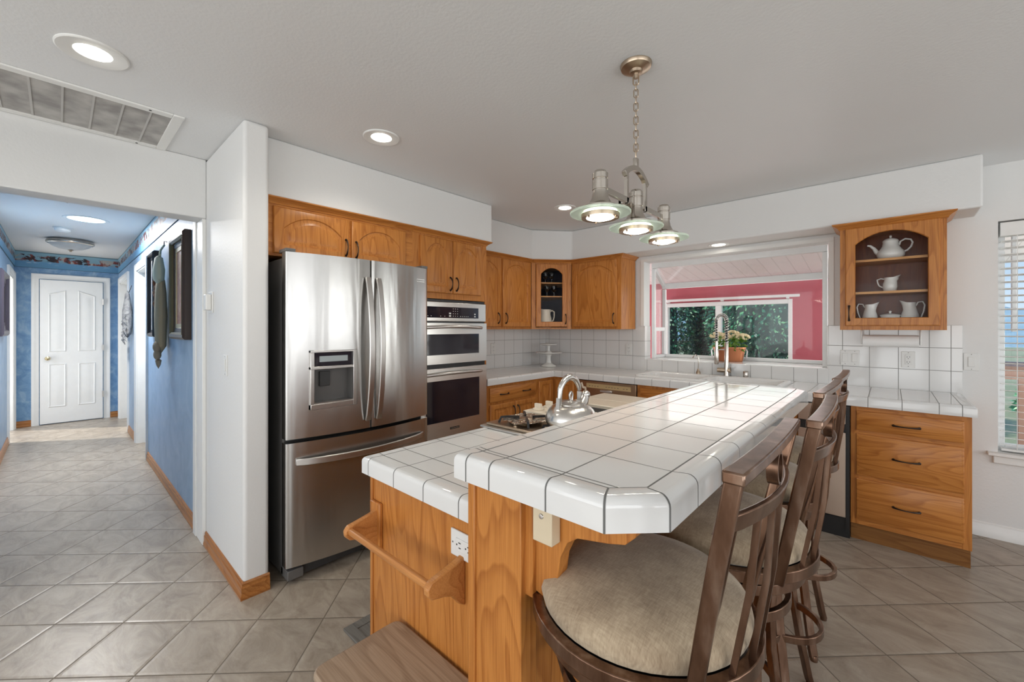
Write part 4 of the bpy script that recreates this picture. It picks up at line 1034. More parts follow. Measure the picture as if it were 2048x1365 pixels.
faceplate('light_switch', 'single white rocker switch on the wall right of the tiles', 'light switch', (0.402, 4.12, 1.147), 0, 'switch', 'white light switches')
faceplate('light_switch', 'white rocker switch on the column wall left of the refrigerator', 'light switch', (-2.745, 0.632, 1.165), 0, 'switch', 'white light switches')
th = thing('thermostat', 'small white wall sensor on the column wall above the switch', 'thermostat', (-3.07, 0.632, 1.53))
obj('base', G().box(-0.05, 0.05, -0.006, 0, -0.065, 0.065), M['plastic'], th, bevel=0.003)
obj('cover', G().box(-0.035, 0.03, -0.035, -0.006, -0.048, 0.048), M['plastic'], th, bevel=0.005)

# towel rail on island end
tr = thing('towel_rail', 'oak towel rail fixed to the end panel of the island', 'towel rail', (-1.30, 0.74, 0.68))
arm = [(0.0, 0.06), (0.0, -0.075), (-0.022, -0.060), (-0.045, -0.030), (-0.075, -0.018), (-0.108, -0.010), (-0.122, 0.004), (-0.124, 0.022), (-0.112, 0.036), (-0.08, 0.042), (-0.04, 0.050)]
for x in (0.0, 0.435):
    obj('arm', G().prism([(p[0], p[1] + 0.02) for p in arm], 'x', x, x + 0.020), M['oak_rail'], tr, bevel=0.004)
    if x == 0: obj('mounting_block', G().box(x - 0.030, x + 0.034, -0.014, 0, -0.075, 0.10), M['oakz'], tr, bevel=0.004)
obj('rail', G().prism(rrect(-0.116, -0.099, 0.030, 0.050, 0.005, 2), 'x', -0.004, 0.44), M['oak_rail'], tr, bevel=0.002)

# step stool in the foreground
ss = thing('step_stool', 'worn pale oak step stool on the floor against the island end', 'step stool', (-0.970, 0.608, 0))
obj('top', G().prism(rrect(-0.188, 0.185, -0.150, 0.124, 0.030), 'z', 0.428, 0.45), M['oak_old'], ss, bevel=0.006)
for x in (-0.150, 0.130): obj('side', G().prism([(-0.135, 0.0), (0.115, 0.0), (0.095, 0.428), (-0.115, 0.428)], 'x', x, x + 0.02), M['oak_old'], ss, bevel=0.002)
obj('lower_step', G().box(-0.129, 0.129, -0.130, 0.02, 0.19, 0.21), M['oak_old'], ss, bevel=0.002)
obj('stretcher', G().box(-0.129, 0.129, 0.06, 0.08, 0.10, 0.20), M['oak_old'], ss, bevel=0.002)
fr_ = thing('floor_register', 'grey wood-grained register panel lying on the tiles at the island corner', 'floor register', (-1.62, 1.0, 0.0), 0)
obj('frame', G().box(-0.21, 0.24, -0.13, -0.085, 0, 0.012).box(-0.21, 0.24, 0.085, 0.13, 0, 0.012).box(-0.21, -0.165, -0.085, 0.085, 0, 0.012).box(0.195, 0.24, -0.085, 0.085, 0, 0.012), M['greywood'], fr_, bevel=0.002)
obj('insert', G().box(-0.165, 0.195, -0.085, 0.085, 0, 0.007), M['greywood'], fr_)

# ------------------------------------------------------------------ cooktop
ck = thing('cooktop', 'drop-in gas cooktop with foil-lined burners and knob panel on the island', 'cooktop', (-1.09, 1.83, low_h))
obj('frame', G().box(-0.285, 0.27, -0.54, 0.54, 0.0, 0.010), M['steel_h'], ck, bevel=0.003)
obj('burner_tray', G().box(-0.265, 0.25, -0.52, -0.27, 0.010, 0.022), M['nickel_d'], ck, bevel=0.004)
gr = random.Random(3)
for bx_, by_ in ((-0.13, -0.40), (0.115, -0.40)):
    ls = []
    for k, rr in enumerate((0.105, 0.095, 0.075, 0.055, 0.03, 0.005)):
        ls.append([(bx_ + rr * math.cos(a) * (1 + 0.1 * gr.uniform(-1, 1)), by_ + rr * math.sin(a) * (1 + 0.1 * gr.uniform(-1, 1)), 0.024 + (0.010 if k in (0, 1) else 0.0) + gr.uniform(0, 0.008)) for a in [2 * PI * i / 28 for i in range(28)]])
    obj('foil_liner', G().loops(ls), M['foil'], ck, sharp=5)
    obj('burner', G().lathe([(0.04, 0.02), (0.042, 0.035), (0.03, 0.042), (0.005, 0.043)], 20, (bx_, by_, 0)), M['nickel_d'], ck)
    g = G()
    for k in range(4):
        a = PI / 4 + k * PI / 2; c_, s_ = math.cos(a), math.sin(a)
        g.bar([(bx_ + 0.03 * c_, by_ + 0.03 * s_, 0.046), (bx_ + 0.085 * c_, by_ + 0.085 * s_, 0.048), (bx_ + 0.112 * c_, by_ + 0.112 * s_, 0.046), (bx_ + 0.122 * c_, by_ + 0.122 * s_, 0.022)], 0.009, 0.010)
    obj('grate', g, M['black'], ck, flat=True)
kp = obj('knob_panel', G().box(-0.265, 0.06, -0.265, -0.06, 0.010, 0.038), M['cream'], ck, bevel=0.005)
for kx, ky in ((-0.215, -0.205), (-0.215, -0.115), (-0.13, -0.215), (-0.13, -0.12), (-0.045, -0.16)):
    k_ = obj('knob', G().lathe([(0.027, 0.038), (0.027, 0.046), (0.012, 0.050)], 20, (kx, ky, 0)).box(kx - 0.019, kx + 0.019, ky - 0.008, ky + 0.008, 0.046, 0.070), M['cream'], kp, bevel=0.002)
g = G()
for i in range(9): g.box(-0.24, 0.22, -0.045 + i * 0.018, -0.037 + i * 0.018, 0.014, 0.022)
obj('vent_grille', g.box(-0.245, -0.235, -0.05, 0.11, 0.010, 0.022).box(0.22, 0.23, -0.05, 0.11, 0.010, 0.022), M['gasket'], ck)
obj('cover_board', G().box(-0.26, 0.25, 0.13, 0.30, 0.012, 0.034), M['cream'], ck, bevel=0.004)
obj('cover_board', G().box(-0.26, 0.25, 0.304, 0.52, 0.012, 0.034), M['cream'], ck, bevel=0.004)
# kettle
kt = thing('kettle', 'stainless whistling tea kettle with tall looped handle on the cooktop', 'kettle', (-0.975, 1.43, low_h + 0.052), math.radians(84))
R_ = 0.102
obj('body', G().lathe([(0.095, 0.0), (0.103, 0.006), (0.1065, 0.018), (0.106, 0.030), (0.101, 0.046), (0.091, 0.062), (0.077, 0.075), (0.062, 0.082), (0.052, 0.084)], 40), M['chrome'], kt)
obj('base_ring', G().lathe([(0.086, -0.004), (0.095, -0.002), (0.096, 0.004), (0.09, 0.005)], 36), M['gasket'], kt)
ld = obj('lid', G().lathe([(0.058, 0.081), (0.059, 0.086), (0.050, 0.092), (0.02, 0.098), (0.004, 0.099)], 32), M['chrome'], kt)
obj('lid_loop', G().tube([(0.008 * 0 + 0.011 * math.sin(a) * 0.8, 0, 0.115 - 0.018 * math.cos(a)) for a in [2 * PI * i / 16 for i in range(16)]], 0.0042, 8, closed=True), M['chrome'], ld)
obj('spout', G().tube([(0.062, 0.0, 0.066), (0.084, 0, 0.086), (0.094, 0, 0.104)], [0.026, 0.021, 0.019], 16).ball((0.096, 0, 0.110), 0.020, 14), M['chrome'], kt)
obj('whistle_lever', G().bar([(0.096, 0, 0.126), (0.094, 0, 0.140), (0.076, 0, 0.146), (0.066, 0, 0.165)], 0.010, 0.004, up=(0, 1, 0)), M['nickel_d'], kt)
hp = []
for i in range(25):
    t = i / 24; a = PI * (1.02 - 0.95 * t)
    hp.append((0.064 * math.cos(a) - 0.008, 0, 0.118 + 0.076 * math.sin(a) - (0.055 * (1 - t * 6) if t < 1 / 6 else 0)))
obj('handle', G().sweep(hp, [(0.016 * math.cos(2 * PI * i / 12), 0.0085 * math.sin(2 * PI * i / 12)) for i in range(12)], up=(0, 0, 1.0)) if False else G().tube(hp, [0.0085 + 0.005 * math.sin(PI * i / 24) for i in range(25)], 12), M['chrome'], kt)
obj('handle_post', G().bar([(-0.080, 0, 0.066), (-0.076, 0, 0.115)], 0.018, 0.008, up=(1, 0, 0)), M['chrome'], kt)
obj('handle_post', G().bar([(0.054, 0, 0.084), (0.054, 0, 0.130)], 0.020, 0.006, up=(1, 0, 0)), M['chrome'], kt)

# ------------------------------------------------------------------ refrigerator (local: x across, front -y)
fg = thing('refrigerator', 'stainless french-door refrigerator with water dispenser, left of the wall ovens', 'refrigerator', (-2.36, 0.81, 0), RZ)
FW = 0.91
bow = lambda x: -0.060 * (1 - ((x - FW / 2) / (FW / 2)) ** 2)
obj('body', G().box(0.010, 0.90, 0.072, 0.79, 0.03, 1.755), M['greyp'], fg, bevel=0.004)
obj('gasket', G().box(0.02, 0.89, 0.052, 0.074, 0.09, 1.77), M['gasket'], fg)
def bowed(g, x0, x1, z0, z1, back=0.055, n=14, rl=0.0, rr=0.0):
    front = []
    for i in range(n + 1):
        x = x0 + (x1 - x0) * i / n; front.append((x, bow(x)))
    pl = []
    if rl: front[0] = (x0, bow(x0) + rl); front.insert(1, (x0 + rl * 0.3, bow(x0) + rl * 0.3)); front.insert(2, (x0 + rl, bow(x0 + rl)))
    if rr: front[-1] = (x1, bow(x1) + rr); front.insert(-1, (x1 - rr, bow(x1 - rr))); front.insert(-1, (x1 - rr * 0.3, bow(x1) + rr * 0.3))
    front = sorted(front, key=lambda p: p[0])
    poly = front + [(x1, back), (x0, back)]
    g.prism(poly, 'z', z0, z1); return g
DX0, DX1, DZ0, DZ1 = 0.108, 0.368, 0.928, 1.250
g = G(); bowed(g, 0.0, DX0, 0.778, 1.78, rl=0.008); bowed(g, DX1, 0.4525, 0.778, 1.78, rr=0.008); bowed(g, DX0, DX1, 0.778, DZ0); bowed(g, DX0, DX1, DZ1, 1.78)
ld_ = obj('door', g, M['steel'], fg)
rd_ = obj('door', bowed(G(), 0.4575, FW, 0.778, 1.78, rl=0.008, rr=0.008), M['steel'], fg)
fz_ = obj('freezer_drawer', bowed(G(), 0.0, FW, 0.095, 0.757, n=24, rl=0.008, rr=0.008), M['steel'], fg)
obj('hinge_cover', G().box(0.0, 0.05, -0.0, 0.10, 1.781, 1.80).box(FW - 0.05, FW, 0.0, 0.10, 1.781, 1.80), M['greyp'], fg, bevel=0.003)
def vhandle(x, parent, sgn):
    pts = []
    for i in range(25):
        t = i / 24; z = 0.825 + 0.85 * t; out = 0.012 + 0.052 * math.sin(PI * t) ** 0.7
        pts.append((x, bow(x) - out, z))
    o = obj('door_handle', G().bar(pts, 0.034, 0.013, up=(0, -1, 0)), M['steel_h'], parent, bevel=0.004)
    return o
vhandle(0.428, ld_, 1); vhandle(0.497, rd_, -1)
pts = [(0.045 + 0.81 * i / 24, bow(0.045 + 0.81 * i / 24) - 0.008 - 0.042 * math.sin(PI * i / 24) ** 0.5, 0.655) for i in range(25)]
obj('drawer_handle', G().bar(pts, 0.013, 0.036, up=(0, 0, 1)), M['steel_h'], fz_, bevel=0.004)
# dispenser
dp = obj('dispenser', G().add([], []), M['steel_h'], ld_) if False else None
g = G(); yb = bow((DX0 + DX1) / 2)
def fbar(g, x0, x1, z0, z1, y0, y1): g.box(x0, x1, y0, y1, z0, z1)
g.box(DX0, DX0 + 0.020, yb - 0.004, 0.04, DZ0, DZ1).box(DX1 - 0.020, DX1, yb - 0.008, 0.04, DZ0, DZ1).box(DX0, DX1, yb - 0.006, 0.04, DZ1 - 0.012, DZ1).box(DX0, DX1, yb - 0.006, 0.04, DZ0, DZ0 + 0.028).box(DX0, DX1, yb - 0.006, 0.04, 1.146, 1.162)
dp = obj('dispenser', g, M['steel_h'], ld_, bevel=0.002)
dsp = obj('dispenser_display', G().box(DX0 + 0.018, DX1 - 0.018, yb + 0.004, 0.03, 1.16, DZ1 - 0.010), M['blackg'], dp, label='black glossy control display')
obj('screen', G().box(DX0 + 0.05, DX1 - 0.05, yb + 0.003, yb + 0.005, 1.186, 1.218), plain('grey_lcd', (0.42, 0.47, 0.48), 0.2), dp)
obj('recess', G().box(DX0 + 0.018, DX1 - 0.018, 0.025, 0.04, DZ0 + 0.02, 1.15).box(DX0 + 0.014, DX0 + 0.021, yb + 0.01, 0.03, DZ0 + 0.02, 1.15).box(DX1 - 0.021, DX1 - 0.014, yb + 0.01, 0.03, DZ0 + 0.02, 1.15), M['greyp'], dp)
obj('paddle', G().box(DX0 + 0.072, DX0 + 0.130, 0.008, 0.016, 1.045, 1.13), M['gasket'], dp, bevel=0.003)
obj('drip_tray', G().box(DX0 + 0.018, DX1 - 0.018, yb + 0.0, 0.03, DZ0 + 0.022, DZ0 + 0.034), M['steel_h'], dp)
xb = 0.835
bd = obj('badge', G().box(xb - 0.030, xb + 0.030, bow(xb) - 0.0075, bow(xb) - 0.0, 1.683, 1.703), M['steel_h'], rd_)
bd.rotation_euler = (0, 0, 0)
lettering('Kenmore', 0.015, (xb, bow(xb) - 0.008, 1.693), (PI / 2, 0, 0), M['black'], bd)
obj('base_grille', G().box(0.02, 0.89, 0.03, 0.07, 0.02, 0.088), M['gasket'], fg)
for x in (0.05, 0.86): obj('foot', G().lathe([(0.022, 0.0), (0.022, 0.02), (0.015, 0.03)], 14, (x, 0.06, 0)).box(x - 0.04, x + 0.04, 0.0, 0.10, 0.025, 0.075), M['greyp'], fg, bevel=0.003)
ls_ = tag(obj('serving_dish', G().lathe([(0.085, 0.0), (0.095, 0.01), (0.100, 0.022), (0.098, 0.030), (0.06, 0.036), (0.005, 0.037)], 32), M['plastic'], loc=(-2.50, 0.955, 1.7555)), 'shallow white round container on top of the refrigerator', 'container')

# ------------------------------------------------------------------ ceramics
def jug(name, label, cat, loc, rz, prof, spout, handle, hr=0.006, group=None, mat='porc', k=1.0):
    """prof lathe profile; handle on +x; spout lip on -x by displacing the rim"""
    t = thing(name, label, cat, loc, rz, group)
    n = 32; ls = []
    H_ = prof[-1][1]
    for i_, (r, z) in enumerate(prof):
        row = []
        for j in range(n):
            a = 2 * PI * j / n; rr = r; zz = z
            f_ = max(0, -math.cos(a)) ** 4 * max(0, (z / H_ - 0.70) / 0.30)
            rr += spout * 1.2 * f_; zz += spout * 0.9 * f_
            row.append((rr * math.cos(a), rr * math.sin(a), zz))
        ls.append(row)
    inner = [[(p[0] * 0.9, p[1] * 0.88, p[2] - 0.003) for p in ls[-1]], [(p[0] * 0.75, p[1] * 0.75, p[2] - 0.035) for p in ls[-1]]]
    obj('body', G().loops(ls + inner), M[mat], t, sub=0)
    obj('handle', G().tube(handle, hr, 8), M[mat], t)
    return t
GRP = 'white china in the glass cabinet'
def hloop(x0, z0, z1, out, n=12, top=0.02):
    return [(x0 + out * math.sin(PI * i / n) ** 0.8 * (1.15 - 0.5 * i / n), 0, z1 + top * math.sin(PI * min(1, i / n * 2)) - (z1 - z0) * i / n) for i in range(n + 1)]
SH = 1.8542
tp = thing('teapot', 'tall white teapot on the top shelf of the glass cabinet', 'teapot', (0.003, 3.95, SH), 0, GRP)
obj('body', G().lathe([(0.050, 0), (0.064, 0.008), (0.074, 0.026), (0.076, 0.042), (0.070, 0.060), (0.056, 0.078), (0.046, 0.096), (0.042, 0.118), (0.043, 0.128)], 32), M['porc'], tp)
ld = obj('lid', G().lathe([(0.044, 0.127), (0.044, 0.131), (0.036, 0.142), (0.02, 0.150), (0.006, 0.153), (0.006, 0.160)], 28).ball((0, 0, 0.165), 0.0075, 10), M['porc'], tp)
obj('spout', G().tube([(-0.055, 0, 0.045), (-0.075, 0, 0.062), (-0.088, 0, 0.088), (-0.108, 0, 0.110), (-0.124, 0, 0.114)], [0.020, 0.015, 0.011, 0.008, 0.006], 12), M['porc'], tp)
obj('handle', G().tube([(0.044, 0, 0.098), (0.05, 0, 0.122), (0.075, 0, 0.138), (0.103, 0, 0.130), (0.112, 0, 0.108), (0.104, 0, 0.080), (0.085, 0, 0.058), (0.070, 0, 0.052)], 0.0055, 8), M['porc'], tp)
jug('creamer', 'small white fluted creamer alone on the middle shelf of the glass cabinet', 'pitcher', (0.0, 3.95, 1.6282), PI, [(0.028, 0), (0.034, 0.006), (0.040, 0.034), (0.038, 0.060), (0.031, 0.080), (0.033, 0.100)], 0.020,
    [(0.028, 0, 0.090), (0.048, 0, 0.096), (0.068, 0, 0.088), (0.064, 0, 0.062), (0.056, 0, 0.044), (0.036, 0, 0.03)], 0.0042, GRP)
PP = [(0.036, 0), (0.043, 0.006), (0.046, 0.022), (0.042, 0.045), (0.033, 0.070), (0.027, 0.088), (0.029, 0.104)]
HH = [(0.028, 0, 0.088), (0.04, 0, 0.106), (0.062, 0, 0.108), (0.072, 0, 0.092), (0.066, 0, 0.062), (0.052, 0, 0.030), (0.045, 0, 0.014)]
jug('pitcher', 'white pitcher with handle on its left, bottom shelf of the glass cabinet', 'pitcher', (-0.107, 3.95, 1.3952), PI, [(r * 1.0, z * 1.42) for r, z in PP], 0.020, [(x * 1.0, y, z * 1.42) for x, y, z in HH], 0.0038, GRP)
jug('pitcher', 'white pitcher with handle on its right, bottom shelf of the glass cabinet', 'pitcher', (0.102, 3.95, 1.3952), 0, [(r * 1.1, z * 1.48) for r, z in PP], 0.020, [(x * 1.0, y, z * 1.46) for x, y, z in HH], 0.0042, GRP)
bd_ = thing('covered_dish', 'low white covered dish with knob between the two pitchers', 'dish', (0.001, 3.95, 1.3952), 0, GRP)
obj('body', G().lathe([(0.040, 0), (0.047, 0.010), (0.052, 0.062), (0.050, 0.066)], 30), M['porc'], bd_)
obj('lid', G().lathe([(0.055, 0.064), (0.056, 0.070), (0.035, 0.078), (0.006, 0.081), (0.005, 0.086)], 30).ball((0, 0, 0.092), 0.009, 10), M['porc'], bd_)
# pitcher and goblets in corner cabinet
cl_ = cc(0.185, 0.13, 1.3782)
jug('pitcher', 'cream embossed pitcher at the bottom of the corner glass cabinet', 'pitcher', cl_, CA, [(0.058, 0), (0.068, 0.01), (0.072, 0.05), (0.068, 0.10), (0.056, 0.145), (0.056, 0.175), (0.062, 0.200)], 0.018,
    [(0.055, 0, 0.178), (0.075, 0, 0.190), (0.100, 0, 0.175), (0.100, 0, 0.12), (0.088, 0, 0.08), (0.066, 0, 0.06)], 0.007, None, 'cream')
def goblet(x, y, z, lab, grp):
    t = thing('goblet', lab, 'glass', cc(x, y, z), 0, grp)
    obj('bowl', G().lathe([(0.006, 0.05), (0.022, 0.062), (0.030, 0.085), (0.030, 0.115), (0.028, 0.118), (0.027, 0.085), (0.018, 0.066), (0.004, 0.058)], 18), M['glassc'], t)
    obj('stem', G().lathe([(0.026, 0.0), (0.024, 0.003), (0.005, 0.008), (0.004, 0.045), (0.006, 0.052)], 16), M['glassc'], t)
m, nt, b = newmat('cut_glass'); M['glassc'] = m
b.inputs['Transmission Weight'].default_value = 1.0; b.inputs['Roughness'].default_value = 0.03; b.inputs['IOR'].default_value = 1.45
for i, (x, y, z) in enumerate(((0.20, 0.12, 1.725), (0.28, 0.12, 1.725), (0.185, 0.13, 1.873), (0.255, 0.13, 1.873))):
    goblet(x, y, z, ['clear goblet standing left on the middle shelf of the corner cabinet', 'clear goblet standing right on the middle shelf of the corner cabinet', 'clear glass standing left on the top shelf of the corner cabinet', 'clear glass standing right on the top shelf of the corner cabinet'][i], 'glasses in the corner cabinet')
# cake stands
cs = thing('cake_stand', 'wide white pedestal cake stand on the counter corner, lower of the two', 'cake stand', (-2.90, 3.80, CT + 0.003), 0, 'stacked cake stands')
obj('pedestal', G().lathe([(0.085, 0), (0.083, 0.008), (0.06, 0.022), (0.032, 0.040), (0.024, 0.070), (0.026, 0.115), (0.045, 0.138)], 28), M['porc'], cs)
obj('plate', G().lathe([(0.05, 0.135), (0.10, 0.142), (0.150, 0.154), (0.156, 0.164), (0.150, 0.163), (0.11, 0.153), (0.005, 0.150)], 40), M['porc'], cs)
cs = thing('cake_stand', 'smaller white pedestal cake stand stacked on the wide one', 'cake stand', (-2.90, 3.80, CT + 0.1535), 0, 'stacked cake stands')
obj('pedestal', G().lathe([(0.045, 0), (0.040, 0.010), (0.018, 0.025), (0.014, 0.055), (0.022, 0.085)], 24), M['porc'], cs)
obj('plate', G().lathe([(0.025, 0.084), (0.07, 0.090), (0.095, 0.098), (0.100, 0.108), (0.094, 0.106), (0.005, 0.096)], 36), M['porc'], cs)
# paper towel holder
ph = thing('paper_towel_holder', 'white paper towel roll in a holder under the glass cabinet', 'paper towel holder', (0.0, 3.97, 1.36))
obj('roll', G().tube([(-0.148, 0, -0.08), (0.146, 0, -0.08)], 0.042, 24), M['paper'], ph)
for x in (-0.158, 0.150): obj('arm', G().box(x, x + 0.009, -0.03, 0.03, -0.105, 0.0), M['plastic'], ph, bevel=0.003)

# ------------------------------------------------------------------ bar stools (local: faces -x, back on +x side)
st = thing('bar_stool', 'nearest bar stool, its whole beige seat in view under the clipped bar corner', 'bar stool', (-0.40, 0.85, 0), 0, 'bar stools along the bar')
obj('seat', G().lathe([(0.195, 0.785), (0.210, 0.796), (0.214, 0.812), (0.209, 0.830), (0.188, 0.846), (0.14, 0.857), (0.08, 0.862), (0.005, 0.863)], 48), M['fabric'], st)
def ring(r, z, w, h, n=48): return G().bar([(r * math.cos(2 * PI * i / n), r * math.sin(2 * PI * i / n), z) for i in range(n)], w, h, closed=True)
obj('seat_frame', ring(0.222, 0.780, 0.022, 0.028), M['stool'], st, bevel=0.002)
obj('swivel_plate', G().lathe([(0.09, 0.745), (0.15, 0.747), (0.15, 0.760), (0.205, 0.768), (0.205, 0.786)], 32), M['black'], st)
obj('base_ring', ring(0.198, 0.735, 0.014, 0.026), M['stool'], st, bevel=0.002)
for k in range(4):
    a = PI / 4 + k * PI / 2; ca, sa = math.cos(a), math.sin(a)
    rs_ = [(0.195, 0.735), (0.178, 0.69), (0.158, 0.62), (0.148, 0.54), (0.152, 0.44), (0.168, 0.32), (0.192, 0.18), (0.222, 0.04), (0.23, 0.012)]
    lg = obj('leg', G().sweep([(r * ca, r * sa, z) for r, z in rs_], [(-0.015, -0.009), (0.015, -0.009), (0.015, 0.009), (-0.015, 0.009)], up=(ca, sa, 0)), M['stool'], st, bevel=0.002)
    obj('foot_cap', G().lathe([(0.013, 0.0), (0.014, 0.012), (0.010, 0.022)], 12, (0.231 * ca, 0.231 * sa, 0)), M['stool'], lg)
obj('upper_hoop', ring(0.165, 0.645, 0.014, 0.026), M['stool'], st, bevel=0.002)
for k in range(4):
    a0 = PI / 4 + k * PI / 2; pts = []
    for i in range(13):
        t = i / 12; a = a0 + PI / 2 * t; pts.append(((0.168 + 0.052 * math.sin(PI * t)) * math.cos(a), (0.168 + 0.052 * math.sin(PI * t)) * math.sin(a), 0.315))
    obj('footrest_hoop', G().bar(pts, 0.013, 0.024), M['stool'], st, bevel=0.002)
pb = (0.130, 0.180, 0.782)
fr_ = [(0.166, -0.166, 0.772), (0.190, -0.188, 0.90), (0.217, -0.208, 1.04), (0.242, -0.223, 1.166)]
g = G()
for s_ in (-1, 1):
    g.sweep([(p[0], s_ * abs(p[1]), p[2]) for p in fr_], [(-0.008, -0.0125), (0.008, -0.0125), (0.008, 0.0125), (-0.008, 0.0125)], up=(1, 0, 0.25))
g.bar([(0.242 + 0.006 * (1 - (y / 0.232) ** 2), y, 1.169) for y in [-0.232 + 0.464 * i / 10 for i in range(11)]], 0.030, 0.018)
obj('back_frame', g, M['stool'], st, bevel=0.003)
mid = lambda y: 0.214 + 0.045 * (1 - (y / 0.210) ** 2)
obj('back_rail', G().bar([(mid(y), y, 1.085) for y in [-0.210 + 0.420 * i / 14 for i in range(15)]], 0.009, 0.030, up=(0.25, 0, 1)), M['stool'], st, bevel=0.002)
obj('loop', G().sweep([(0.251, 0.024 * math.cos(a), 1.128 + 0.030 * math.sin(a)) for a in [2 * PI * i / 24 for i in range(24)]], [(-0.010, -0.0035), (0.010, -0.0035), (0.010, 0.0035), (-0.010, 0.0035)], closed=True, up=(1, 0, 0)) if False else
    G().loops([[(0.241 + dx, ry * math.cos(a), 1.130 + (ry + 0.006) * math.sin(a)) for dx, ry in ((0, 0.024), (0.018, 0.024), (0.018, 0.0185), (0, 0.0185))] for a in [2 * PI * i / 28 for i in range(29)]], False, False), M['stool'], st)
for yt in (-0.165, -0.095, -0.03, 0.03, 0.095, 0.165):
    yb_ = yt * 0.92; xb_ = math.sqrt(0.222 ** 2 - yb_ ** 2)
    obj('spindle', G().bar([(xb_, yb_, 0.790), ((xb_ + mid(yt)) / 2 + 0.004, (yt + yb_) / 2, 0.94), (mid(yt) - 0.006, yt, 1.070)], 0.010, 0.010, up=(1, 0, 0)), M['stool'], st)
for y, rz_, lab in ((1.305, 0.02, 'second bar stool from the near end of the bar, its back leaning past the first'), (1.79, -0.03, 'third bar stool along the bar, between second and farthest stool'), (2.265, 0.0, 'farthest bar stool, nearest the stainless compactor')):
    c = copy_tree(st); c.location = (-0.40 + (0.035 if y == 1.305 else 0.005), y, 0); c.rotation_euler = (0, 0, rz_); c['label'] = lab

# ------------------------------------------------------------------ pendant light
PX_, PY_, PZ_ = -0.76, 1.577, 1.782
pd = thing('pendant_light', 'nickel three-lamp pendant with glass discs hanging on a chain over the bar', 'pendant light', (PX_, PY_, 0))
obj('canopy', G().lathe([(0.062, CH), (0.062, CH - 0.004), (0.058, CH - 0.014), (0.040, CH - 0.022), (0.026, CH - 0.024), (0.024, CH - 0.034), (0.010, CH - 0.036), (0.008, CH - 0.055)], 32), M['nickel_d'], pd)
def link(z, rot, h=0.036, r=0.0022, w=0.009):
    pts = []
    for i in range(20):
        a = 2 * PI * i / 20; x = w * math.cos(a); zz = (h / 2 - w) * (1 if math.sin(a) > 0 else -1) + w * math.sin(a)
        pts.append((x * math.cos(rot), x * math.sin(rot), z + zz))
    return G().tube(pts, r, 6, closed=True)
z = CH - 0.06; k = 0
zs = []
while z > 2.075: zs.append(z); z -= 0.0275
for k, z in enumerate(zs): obj('chain_link', link(z, (k % 2) * PI / 2 + 0.4, 0.044 if k in (0, len(zs) - 1) else 0.035, 0.0028 if k in (0, len(zs) - 1) else 0.0022, 0.011 if k in (0, len(zs) - 1) else 0.0085), M['nickel_d'], pd)
obj('hanger', G().box(-0.008, 0.008, -0.012, 0.012, 2.015, 2.062), M['nickel'], pd, bevel=0.003)
arc = [(0, y, 2.018 - 0.045 * (abs(y) / 0.10) ** 2) for y in [-0.10 + 0.2 * i / 12 for i in range(13)]]
obj('arch', G().bar(arc, 0.018, 0.020), M['nickel'], pd, bevel=0.001)
for y in (-0.082, 0.082): obj('upright', G().box(-0.007, 0.007, y - 0.007, y + 0.007, 1.872, 1.985), M['nickel'], pd)
obj('cross_bar', G().box(-0.007, 0.007, -0.27, -0.07, 1.862, 1.884).box(-0.007, 0.007, 0.07, 0.27, 1.862, 1.884).box(-0.030, -0.018, -0.09, 0.09, 1.862, 1.884).box(-0.03, 0.007, -0.09, -0.076, 1.862, 1.884).box(-0.03, 0.007, 0.076, 0.09, 1.862, 1.884), M['nickel'], pd, bevel=0.001)
for y in (-0.28, 0.0, 0.28):
    hd = obj('lamp_head', G().lathe([(0.062, PZ_ + 0.006), (0.064, PZ_ + 0.012), (0.063, PZ_ + 0.022), (0.050, PZ_ + 0.026), (0.038, PZ_ + 0.036), (0.029, PZ_ + 0.055), (0.0255, PZ_ + 0.075), (0.0255, PZ_ + 0.082), (0.0275, PZ_ + 0.083), (0.0275, PZ_ + 0.116), (0.025, PZ_ + 0.118), (0.025, PZ_ + 0.121), (0.0275, PZ_ + 0.122), (0.0275, PZ_ + 0.140), (0.022, PZ_ + 0.145), (0.020, PZ_ + 0.150), (0.004, PZ_ + 0.150)], 32, (0, y, 0)), M['nickel'], pd)
    obj('glass_disc', G().lathe([(0.058, PZ_ - 0.004), (0.104, PZ_ - 0.004), (0.106, PZ_ - 0.002), (0.106, PZ_ + 0.003), (0.104, PZ_ + 0.005), (0.058, PZ_ + 0.005), (0.058, PZ_ - 0.004)], 48, (0, y, 0), cap0=False, cap1=False), M['glassg'], hd)
    obj('trim_ring', G().lathe([(0.045, PZ_ - 0.016), (0.066, PZ_ - 0.018), (0.067, PZ_ - 0.004), (0.060, PZ_ - 0.004), (0.058, PZ_ - 0.010), (0.045, PZ_ - 0.012)], 36, (0, y, 0), cap0=False, cap1=False), M['nickel_d'], hd)
    obj('lens', G().lathe([(0.058, PZ_ + 0.006), (0.058, PZ_ - 0.012), (0.046, PZ_ - 0.018), (0.025, PZ_ - 0.024), (0.003, PZ_ - 0.026)], 32, (0, y, 0)), M['ledp'], hd)
    g = G()
    for a in (0.3, 0.3 + 2 * PI / 3, 0.3 + 4 * PI / 3): g.ball((0.056 * math.cos(a), y + 0.056 * math.sin(a), PZ_ - 0.020), 0.0048, 8)
    obj('screw', g, M['nickel_d'], hd)
    light('pendant_bulb', 'SPOT', (PX_, PY_ + y, PZ_ - 0.035), (0, 0, 0), 4, (1, 0.92, 0.80), spot_size=2.6, spot_blend=0.6, shadow_soft_size=0.045)

